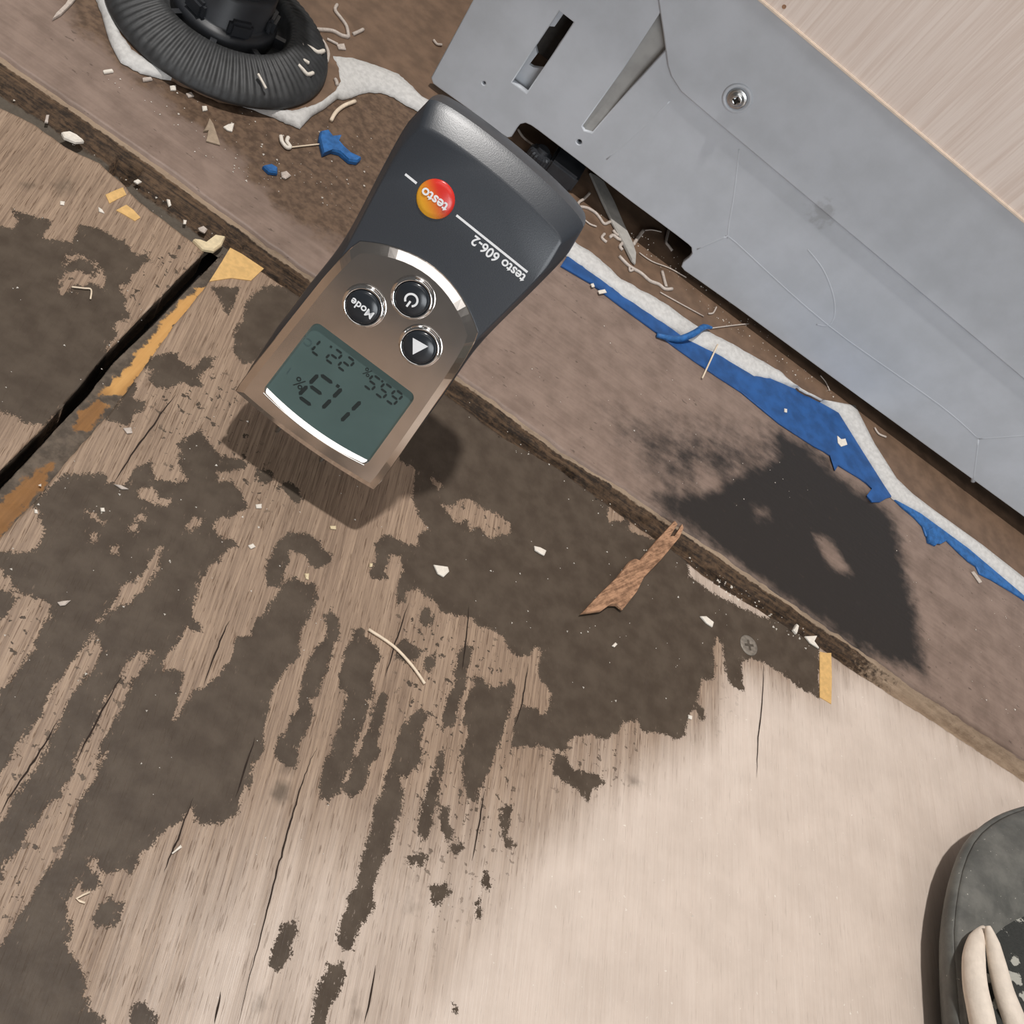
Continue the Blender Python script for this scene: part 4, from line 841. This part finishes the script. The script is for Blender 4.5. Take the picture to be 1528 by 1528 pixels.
# ------------------------------------------------------------------ shoe
shoe = finish(empty('shoe', (0.225, -0.100, 0)), 'dusty dark grey work shoe with plaster-spotted black upper on the pale plywood', 'shoe')
DK = [0, 2, 5, 9, 15, 22, 34, 50, 73, 103, 140, 180, 220, 250, 270, 277, 280]; WK = [0, 8, 13, 18, 25.5, 33, 43, 49.5, 53, 49, 42.5, 39, 37.5, 34, 26, 16, 0]
def shoe_loop(z, ins, it_, low=0.0):
    s_ = (1 - np.cos(np.linspace(0, math.pi, 48))) / 2; d_ = s_ * 280; wd = np.interp(d_, DK, WK)
    wd[1:-1] = np.convolve(wd, [.25, .5, .25], 'valid')
    L = np.array([(-a_, -b_) for a_, b_ in zip(wd, d_)] + [(a_, -b_) for a_, b_ in zip(wd[::-1], d_[::-1])][1:-1])
    L[:, 0] *= (53 - ins) / 53; L[:, 1] = -it_ + L[:, 1] * (280 - it_ - ins) / 280
    zz = np.where(z > 17, 17 + (z - 17) * (1 - low * np.clip((-L[:, 1] - 22) / 40, 0, 1)), z)
    return np.c_[L[:, 0] / 1000, L[:, 1] / 1000 + 0.078, zz / 1000]
SL = [(0.2, 15, 28), (2, 12, 22), (5.5, 7, 12), (9, 3, 4.5), (12.5, 0.6, 0.8), (15, 0, 0), (16.5, 0.5, 0.5), (16.9, 1.4, 1.4)]
link('sole', loft_mesh('sole', [shoe_loop(*l) for l in SL]), M['rubber'], shoe, True)
RL = [(16.6, 1.0, 1.2), (18, 1.1, 2.0, .7), (20.5, 1.8, 6, .75), (23.5, 2.7, 15, .75), (26.5, 3.6, 27, .75), (28.5, 4.3, 38, .75), (29, 5.0, 41, .75), (28, 5.8, 42.5, .75)]
link('toe_cap', loft_mesh('toe_cap', [shoe_loop(*l) for l in RL], True, False), M['rubber'], shoe, True)
UL = [(27, 5.2, 41.8, .75), (29.5, 8, 46, .6), (33, 13, 55, .42), (37.5, 20, 68, .25), (42, 30, 84, .1), (44, 42, 100, 0)]
link('upper', loft_mesh('upper', [shoe_loop(*l) for l in UL], False, True), M['fabric'], shoe, True)
for k_r, (pts, r_) in enumerate((([(1468,1384),(1458,1402),(1453,1430),(1455,1470),(1463,1510),(1473,1560),(1486,1620)], [0.0008, 0.0026, 0.0035, 0.0037, 0.0039, 0.004, 0.003]),
                ([(1474,1382),(1481,1408),(1488,1440),(1498,1480),(1512,1520),(1526,1570),(1540,1620)], [0.0008, 0.0022, 0.0028, 0.0031, 0.0035, 0.0038, 0.003]))):
    Q = smooth_line([at(p[0], p[1], 0.0235 + 0.0035 * k_r) for i, p in enumerate(pts)], 5) - np.array(shoe.location)
    link('fabric_roll', tube_mesh('fabric_roll', Q, r_, 12), M['white_trim'], shoe, True)

# ------------------------------------------------------------------ loose debris
def flake(name, px, label, cat, mat='chip', z=0.0002, th=0.0008, group=None):
    Q = pl(px, z + th); Q[:, 2] = z
    o = link(name, prism_mesh(name, Q, (0, 0, th), 0.0005), M[mat]); return finish(recentre(o), label, cat, group)
def strand(name, px, label, cat, mat='fibre', z=0.0008, r=0.0004, lift=None, k=4, group=None):
    zz = [z] * len(px) if lift is None else lift
    Q = smooth_line([at(p[0], p[1], h_) for p, h_ in zip(px, zz)], k)
    o = link(name, tube_mesh(name, Q, r, 6), M[mat], None, True); return finish(recentre(o), label, cat, group)

flake('wood_splinter', [(868,915),(893,888),(921,861),(941,836),(948,833),(955,836),(980,806),(1008,776),(1012,781),(1001,799),(1008,799),(1019,781),(1021,787),(1015,801),(989,833),(962,861),(950,884),(930,909),(921,902),(911,902),(898,911)], 'long brown bark-like wood splinter forked at one end, across the joint', 'splinter', 'splinter', 0.0010, 0.0014)
flake('plaster_chip', [(648,842),(669,845),(671,852),(663,860),(654,855)], 'rounded white plaster chip alone on the dark stain below the meter', 'chip')
flake('plaster_chip', [(798,814),(807,816),(816,821),(813,828),(807,825),(799,820)], 'curved white plaster chip between the meter and the splinter', 'chip')
flake('plaster_chip', [(1046,919),(1055,919),(1066,928),(1064,935),(1055,929)], 'oblong white plaster chip between the splinter and the floor screw', 'chip')
flake('plaster_chip', [(1185,939),(1190,930),(1193,933),(1190,945)], 'small upright white chip at the joint above the yellow strip', 'chip', z=0.0001, th=0.0014)
flake('paint_flake', [(1202,949),(1220,948),(1216,957),(1223,967),(1210,959)], 'ragged white paint flake at the joint touching the yellow strip', 'flake')
flake('plaster_chip', [(92,196),(103,194),(116,200),(126,209),(113,210),(96,203)], 'large oval white plaster chip in the dusty joint by the left board', 'chip', z=0.0, th=0.0015)
flake('paint_flake', [(69,170),(74,170),(72,181),(67,180)], 'thin upright white flake in the joint above the oval chip', 'flake', 'fibre', 0.0, 0.001)
flake('wood_shaving', [(289,356),(297,357),(306,361),(323,349),(337,352),(332,364),(320,373),(303,370)], 'curled cream wood shaving at the corner where the joints meet', 'shaving', 'cream', 0.0001, 0.0016)
flake('paint_flake', [(249,296),(254,297),(256,305),(252,307)], 'small white flake in the dusty joint left of the shaving', 'flake', z=-0.0012)
flake('paint_flake', [(296,339),(304,336),(310,341),(306,347),(298,343)], 'grey-white flake in the joint just above the cream shaving', 'flake', 'fibre', -0.0010)
flake('paint_flake', [(200,269),(206,266),(212,270),(206,273)], 'white crumb beside the square hole in the joint', 'flake', z=-0.0012)
flake('plaster_chip', [(274,327),(279,328),(278,333),(274,333)], 'tiny white crumb between the two joint flakes', 'chip', z=-0.0010, th=0.0006)
flake('plaster_chip', [(90,299),(97,300),(96,305),(90,304)], 'little white crumb set in a dark pit of the left board', 'chip', th=0.0005)
flake('plaster_chip', [(147,308),(153,312),(156,317),(148,314)], 'white crumb beside the yellow patches of the left board', 'chip', th=0.0006)
flake('paint_flake', [(184,638),(196,637),(198,645),(190,646)], 'flat pale flake beside the gap on the grain below the dark patches', 'flake', 'fibre', th=0.0005)
flake('paint_flake', [(171,722),(180,723),(192,729),(182,729)], 'thin pale flake on the upper rim of the big stain', 'flake', 'fibre', th=0.0005)
flake('plaster_chip', [(150,757),(156,757),(157,762),(151,762)], 'small white crumb inside the big stain near its upper rim', 'chip', th=0.0006)
flake('plaster_chip', [(51,759),(56,760),(57,765),(52,764)], 'small white crumb at the left rim of the big stain', 'chip', th=0.0006)
flake('plaster_chip', [(382,752),(391,751),(391,757),(383,757)], 'small square white crumb on bare wood below the meter', 'chip', th=0.0007)
flake('plaster_chip', [(371,813),(378,810),(382,815),(375,818)], 'white crumb on the round dark spot below the meter', 'chip', th=0.0007)
flake('plaster_chip', [(455,855),(462,855),(461,864),(457,862)], 'cream white crumb at the foot of the curved stain', 'chip', 'cream', th=0.0007)
flake('plaster_chip', [(493,784),(502,784),(502,789),(494,788)], 'pale twin crumb on bare wood under the meter shadow', 'chip', 'cream', th=0.0006)
flake('plaster_chip', [(552,840),(557,840),(556,845),(552,845)], 'tiny cream crumb on the left rim of the dark main stain', 'chip', 'cream', th=0.0006)
flake('paint_flake', [(86,898),(94,896),(106,895),(98,902),(90,903)], 'cluster of pale flakes alone on the left part of the stain', 'flake', 'fibre', th=0.0006)
flake('plaster_chip', [(914,963),(919,958),(922,961),(918,965)], 'tiny white crumb on the stain below the splinter', 'chip', th=0.0006)
flake('plaster_chip', [(1028,1066),(1034,1068),(1033,1073),(1028,1071)], 'tiny white crumb at the lower right rim of the stain', 'chip', th=0.0006)
flake('paint_flake', [(257,1272),(270,1260),(272,1264),(258,1274)], 'slim white flake lying alone on the pale grain', 'flake', th=0.0006)
flake('paint_flake', [(1250,650),(1256,655),(1262,654),(1265,663),(1256,666),(1251,660)], 'ragged white flake on the broad blue tongue', 'flake', z=0.0020, th=0.0005)
flake('plaster_chip', [(1171,609),(1175,610),(1175,615),(1171,614)], 'tiny white crumb in the middle of the blue tongue', 'chip', z=0.0020, th=0.0005)
flake('paint_flake', [(893,433),(903,431),(906,436),(895,438)], 'small oblong white flake on the blue membrane near the meter', 'flake', z=0.0020, th=0.0005)
flake('plaster_chip', [(882,423),(886,422),(888,427),(884,428)], 'tiny white crumb on the blue membrane nearer the meter', 'chip', z=0.0020, th=0.0005)
flake('paint_flake', [(1450,853),(1454,852),(1466,868),(1462,870)], 'slim pale flake beside the narrow blue strip', 'flake', 'fibre', 0.0013, 0.0005)
flake('blue_scrap', [(477,204),(479,194),(489,192),(496,201),(510,200),(506,208),(515,218),(525,228),(540,235),(534,240),(522,238),(508,226),(496,223),(483,228)], 'crumpled bright blue scrap on the brown plank below the torn corner', 'scrap', 'blue2', 0.0012, 0.0022)
flake('blue_scrap', [(393,246),(405,243),(415,249),(415,257),(402,255)], 'small rolled blue scrap with a dark hollow behind it', 'scrap', 'blue2', 0.0012, 0.0018)
flake('paint_flake', [(496,222),(504,220),(512,224),(503,228)], 'small white flake against the crumpled blue scrap', 'flake', z=0.0013)
flake('paint_flake', [(313,175),(319,184),(329,215),(308,209),(311,194),(304,195),(309,186)], 'triangular tan flake on the plank below the cabinet leg', 'flake', 'tan', 0.0012)
flake('paint_flake', [(334,188),(341,184),(350,183),(347,195),(340,193)], 'white crumbly flake beside the triangular tan one', 'flake', 'chip', 0.0012)
flake('plaster_chip', [(420,256),(428,254),(435,261),(427,266),(421,263)], 'pale crumb beside the small rolled blue scrap', 'chip', 'fibre', 0.0012)
flake('plaster_chip', [(213,115),(226,114),(228,118),(214,120)], 'white crumb below the white edge left of the leg', 'chip', 'fibre', 0.0012)
flake('plaster_chip', [(254,127),(263,126),(263,133),(255,133)], 'square white crumb close under the ribbed leg base', 'chip', 'chip', 0.0012)
flake('plaster_chip', [(278,138),(286,136),(290,142),(282,144)], 'grey-white crumb right of the square one under the leg base', 'chip', 'fibre', 0.0012)
flake('plaster_chip', [(302,157),(309,157),(310,163),(303,164)], 'white crumb between the leg base and the tan flake', 'chip', 'chip', 0.0012)
flake('plaster_chip', [(154,104),(168,102),(170,106),(156,108)], 'flat white crumb leftmost below the torn white edge', 'chip', 'chip', 0.0012)
flake('paint_flake', [(503,65),(514,64),(517,73),(506,72)], 'square pale flake tangled in fibres right of the leg', 'flake', 'fibre', 0.0042)
flake('plastic_sliver', [(78,28),(83,20),(98,4),(110,-14),(122,-14),(108,4),(92,20)], 'pale plastic sliver lying at the far left of the white torn edge', 'sliver', 'fibre', 0.0012, 0.0010)
flake('plastic_sliver', [(881,257),(890,261),(901,270),(917,300),(932,334),(944,360),(950,378),(949,393),(944,388),(930,360),(915,332),(898,296)], 'long grey tapering plastic sliver coming out from under the grey panel', 'sliver', 'grey', 0.0046, 0.0012)
S = 'pale curl-shaped shaving '
fz = 0.0046
for px, r_, lab in (
    ([(880,288),(871,297),(863,303),(862,314),(864,309),(876,310),(888,317),(895,325),(902,334),(912,331),(919,339),(922,346)], 0.0007, 'long crinkled pale shaving between the meter and the grey sliver'),
    ([(852,327),(855,331),(861,334),(869,336)], 0.0006, 'short hooked pale shaving touching the edge of the meter'),
    ([(858,324),(862,327),(865,330)], 0.0007, 'tiny pale shaving inside the hooked one by the meter'),
    ([(869,325),(880,334),(890,338)], 0.0004, 'thin straight pale shaving below the crinkled one'),
    ([(902,349),(898,354),(901,358),(905,361)], 0.0007, 'small C-shaped pale shaving left of the grey sliver'),
    ([(910,354),(915,351),(922,356),(929,361),(925,368),(929,373)], 0.0008, 'knotted pale shaving close left of the grey sliver'),
    ([(915,344),(920,350),(928,352)], 0.0008, 'stubby pale shaving under the middle of the grey sliver'),
    ([(945,365),(951,356),(960,344)], 0.0009, 'thick pale shaving branching right from the grey sliver'),
    ([(960,344),(973,343),(987,346)], 0.0003, 'hair-thin pale shaving ending in a knob under the panel'),
    ([(998,342),(994,360),(998,367),(1003,374)], 0.0007, 'bent grey-white shaving under the raised panel edge'),
    ([(924,382),(939,397),(956,407),(970,419),(983,424),(992,431),(1003,431)], 0.0008, 'long jagged pale shaving below the tip of the grey sliver'),
    ([(939,397),(940,404),(946,402)], 0.0006, 'little pale shaving hooked under the long jagged one'),
    ([(988,405),(991,417),(994,428)], 0.0008, 'straight stubby pale shaving crossing the end of the jagged one'),
    ([(954,377),(973,390),(999,400),(1024,414)], 0.0003, 'fine long fibre from the sliver tip to the panel'),
    ([(1057,468),(1064,467),(1069,458)], 0.0004, 'fine hook-shaped fibre below the panel edge'),
    ([(985,436),(1010,450),(1050,472)], 0.0003, 'fine straight fibre running along the brown vinyl'),
    ([(1060,490),(1090,486),(1117,483)], 0.0003, 'fine straight fibre from the blue curl to the panel'),
    ([(1224,560),(1232,570),(1238,583)], 0.0003, 'fine short fibre near the bend of the white edge'),
    ([(1305,638),(1311,647),(1322,652)], 0.0005, 'pale bent shaving inside the grey-white bend'),
    ([(440,55),(448,49),(457,42),(474,44),(496,46),(510,53),(520,55)], 0.0009, 'thick pale plastic strand lying over the rim of the leg base'),
    ([(520,55),(517,39),(508,26),(500,15),(503,7)], 0.0008, 'wavy pale plastic strand standing off right of the leg'),
    ([(527,51),(534,48),(542,44)], 0.0008, 'short straight pale strand right of the wavy one'),
    ([(466,44),(479,58),(486,68),(490,80),(488,92)], 0.0007, 'pale strand curving down beside the leg base'),
    ([(488,58),(496,62),(504,66)], 0.0006, 'thin pale strand leading to the square flake'),
    ([(647,60),(652,66),(659,67)], 0.0007, 'small pale crescent shaving on bare vinyl left of the panel'),
    ([(773,193),(781,205),(795,216),(808,223)], 0.0006, 'arched pale fibre inside the notch of the grey panel'),
    ([(500,118),(502,122),(503,127)], 0.0008, 'stubby white shaving between leg base and white corner')):
    strand('plastic_shaving', px, lab, 'shaving', 'fibre', fz, r_)
LZ = [VZ + 0.0075] * 4
strand('plastic_shaving', [(450,66),(462,71),(474,78),(483,76)], 'thick white shaving on the ribs of the leg base, upper one', 'shaving', 'chip', r=0.0009, lift=[0.0135, 0.0125, 0.0115, 0.0105])
strand('plastic_shaving', [(445,97),(452,104),(459,111),(467,109)], 'white worm-like shaving on the ribs of the leg base, lower one', 'shaving', 'chip', r=0.0008, lift=[0.0130, 0.0122, 0.0114, 0.0108])
strand('plastic_shaving', [(453,90),(457,92),(460,94)], 'tiny white shaving between the two on the leg base', 'shaving', 'chip', r=0.0008, lift=[0.0132, 0.0128, 0.0124])
strand('plastic_shaving', [(385,110),(391,121),(397,132)], 'thin straight white shaving on the front ribs of the leg base', 'shaving', 'chip', r=0.0005, lift=[0.0143, 0.0132, 0.0118])
strand('plastic_shaving', [(494,180),(501,168),(513,158),(530,151)], 'curved cream strand on the plank under the white corner', 'shaving', 'hair', 0.0019, 0.0008)
strand('plastic_shaving', [(419,203),(421,212),(428,220),(433,219),(428,211),(430,205)], 'white U-shaped shaving at the end of the thread', 'shaving', 'chip', 0.0019, 0.0008)
strand('thread', [(433,220),(450,218),(478,215)], 'thin white thread joining the U-shaped shaving to the blue scrap', 'thread', 'hair', 0.0016, 0.0003)
strand('thread', [(550,939),(586,963),(614,992),(634,1020)], 'curved cream fibre on the grain below the meter', 'thread', 'hair', 0.0008, 0.00045)
strand('thread', [(1071,514),(1060,538),(1048,564)], 'straight white thread across the blue membrane', 'thread', 'hair', 0.0034, 0.0004, lift=[0.0046, 0.0030, 0.0022])
strand('thread', [(134,1331),(114,1341),(127,1347)], 'tiny V-bent white hair on the lower left stain rim', 'thread', 'hair', 0.0006, 0.00025, k=2)
strand('thread', [(107,428),(125,430),(136,432),(135,446)], 'tiny bent white hair on the dark patch of the left board', 'thread', 'hair', 0.0006, 0.00025)
strand('blue_scrap', [(980,500),(1010,506),(1035,498),(1050,488),(1062,489)], 'curled blue strip rising from the membrane over the white edge', 'scrap', 'blue2', 0.003, [0.0010, 0.0014, 0.0016, 0.0014, 0.0006], lift=[0.0022, 0.0035, 0.0055, 0.0062, 0.0062])
flake('blue_scrap', [(1384,790),(1392,786),(1402,792),(1406,804),(1398,813),(1387,808)], 'round blue dab bulging from the narrow blue strip', 'scrap', 'blue2', 0.0012, 0.0016)

# crumbs too small to tell apart
bm_v, bm_f = [], []
def crumb(p, s):
    b = len(bm_v); a_ = rng.random() * 6.28
    for k in range(3):
        bm_v.append((p[0] + s * math.cos(a_ + k * 2.1) * (0.6 + 0.6 * rng.random()), p[1] + s * math.sin(a_ + k * 2.1) * (0.6 + 0.6 * rng.random()), p[2]))
    bm_v.append((p[0], p[1], p[2] + s * 0.9)); bm_f.extend([[b, b + 1, b + 3], [b + 1, b + 2, b + 3], [b + 2, b, b + 3], [b, b + 2, b + 1]])
def scatter(quad, n_, smin, smax, z):
    Q = np.array(quad, float)
    for _ in range(n_):
        s_, t_ = rng.random(2); p = (Q[0] * (1 - s_) + Q[1] * s_) * (1 - t_) + (Q[3] * (1 - s_) + Q[2] * s_) * t_
        crumb(at(p[0], p[1], z), (smin + (smax - smin) * rng.random() ** 3))
scatter([(0,700),(420,560),(620,800),(0,1100)], 60, 0.0002, 0.0006, 0.0001)
scatter([(560,760),(980,820),(1180,950),(900,1100)], 60, 0.0002, 0.00055, 0.0001)
scatter([(690,590),(980,800),(960,830),(670,610)], 24, 0.0002, 0.0006, 0.0)
scatter([(1030,830),(1240,960),(1225,985),(1020,845)], 60, 0.0002, 0.0008, 0.0)
scatter([(0,130),(320,350),(300,375),(0,175)], 24, 0.0002, 0.0006, -0.001)
scatter([(150,110),(560,200),(560,330),(330,260)], 110, 0.0002, 0.0007, 0.0012)
scatter([(870,300),(1010,380),(1260,600),(1180,570)], 120, 0.0002, 0.0006, 0.0041)
scatter([(700,560),(900,480),(1300,760),(1050,760)], 34, 0.0002, 0.0005, 0.0012)
scatter([(1330,780),(1528,930),(1528,1100),(1360,950)], 20, 0.0002, 0.0006, 0.0012)
scatter([(20,300),(300,420),(150,580),(0,600)], 20, 0.0002, 0.0005, 0.0001)
scatter([(200,1000),(560,900),(700,1300),(200,1350)], 24, 0.0002, 0.0004, 0.0001)
scatter([(1050,1040),(1330,1150),(1300,1450),(900,1400)], 16, 0.0002, 0.0005, 0.0001)
me = mesh('crumbs', bm_v, bm_f)
finish(link('crumbs', me, M['chip']), 'tiny pale plaster crumbs scattered over the boards and the plank', 'debris', kind='stuff')
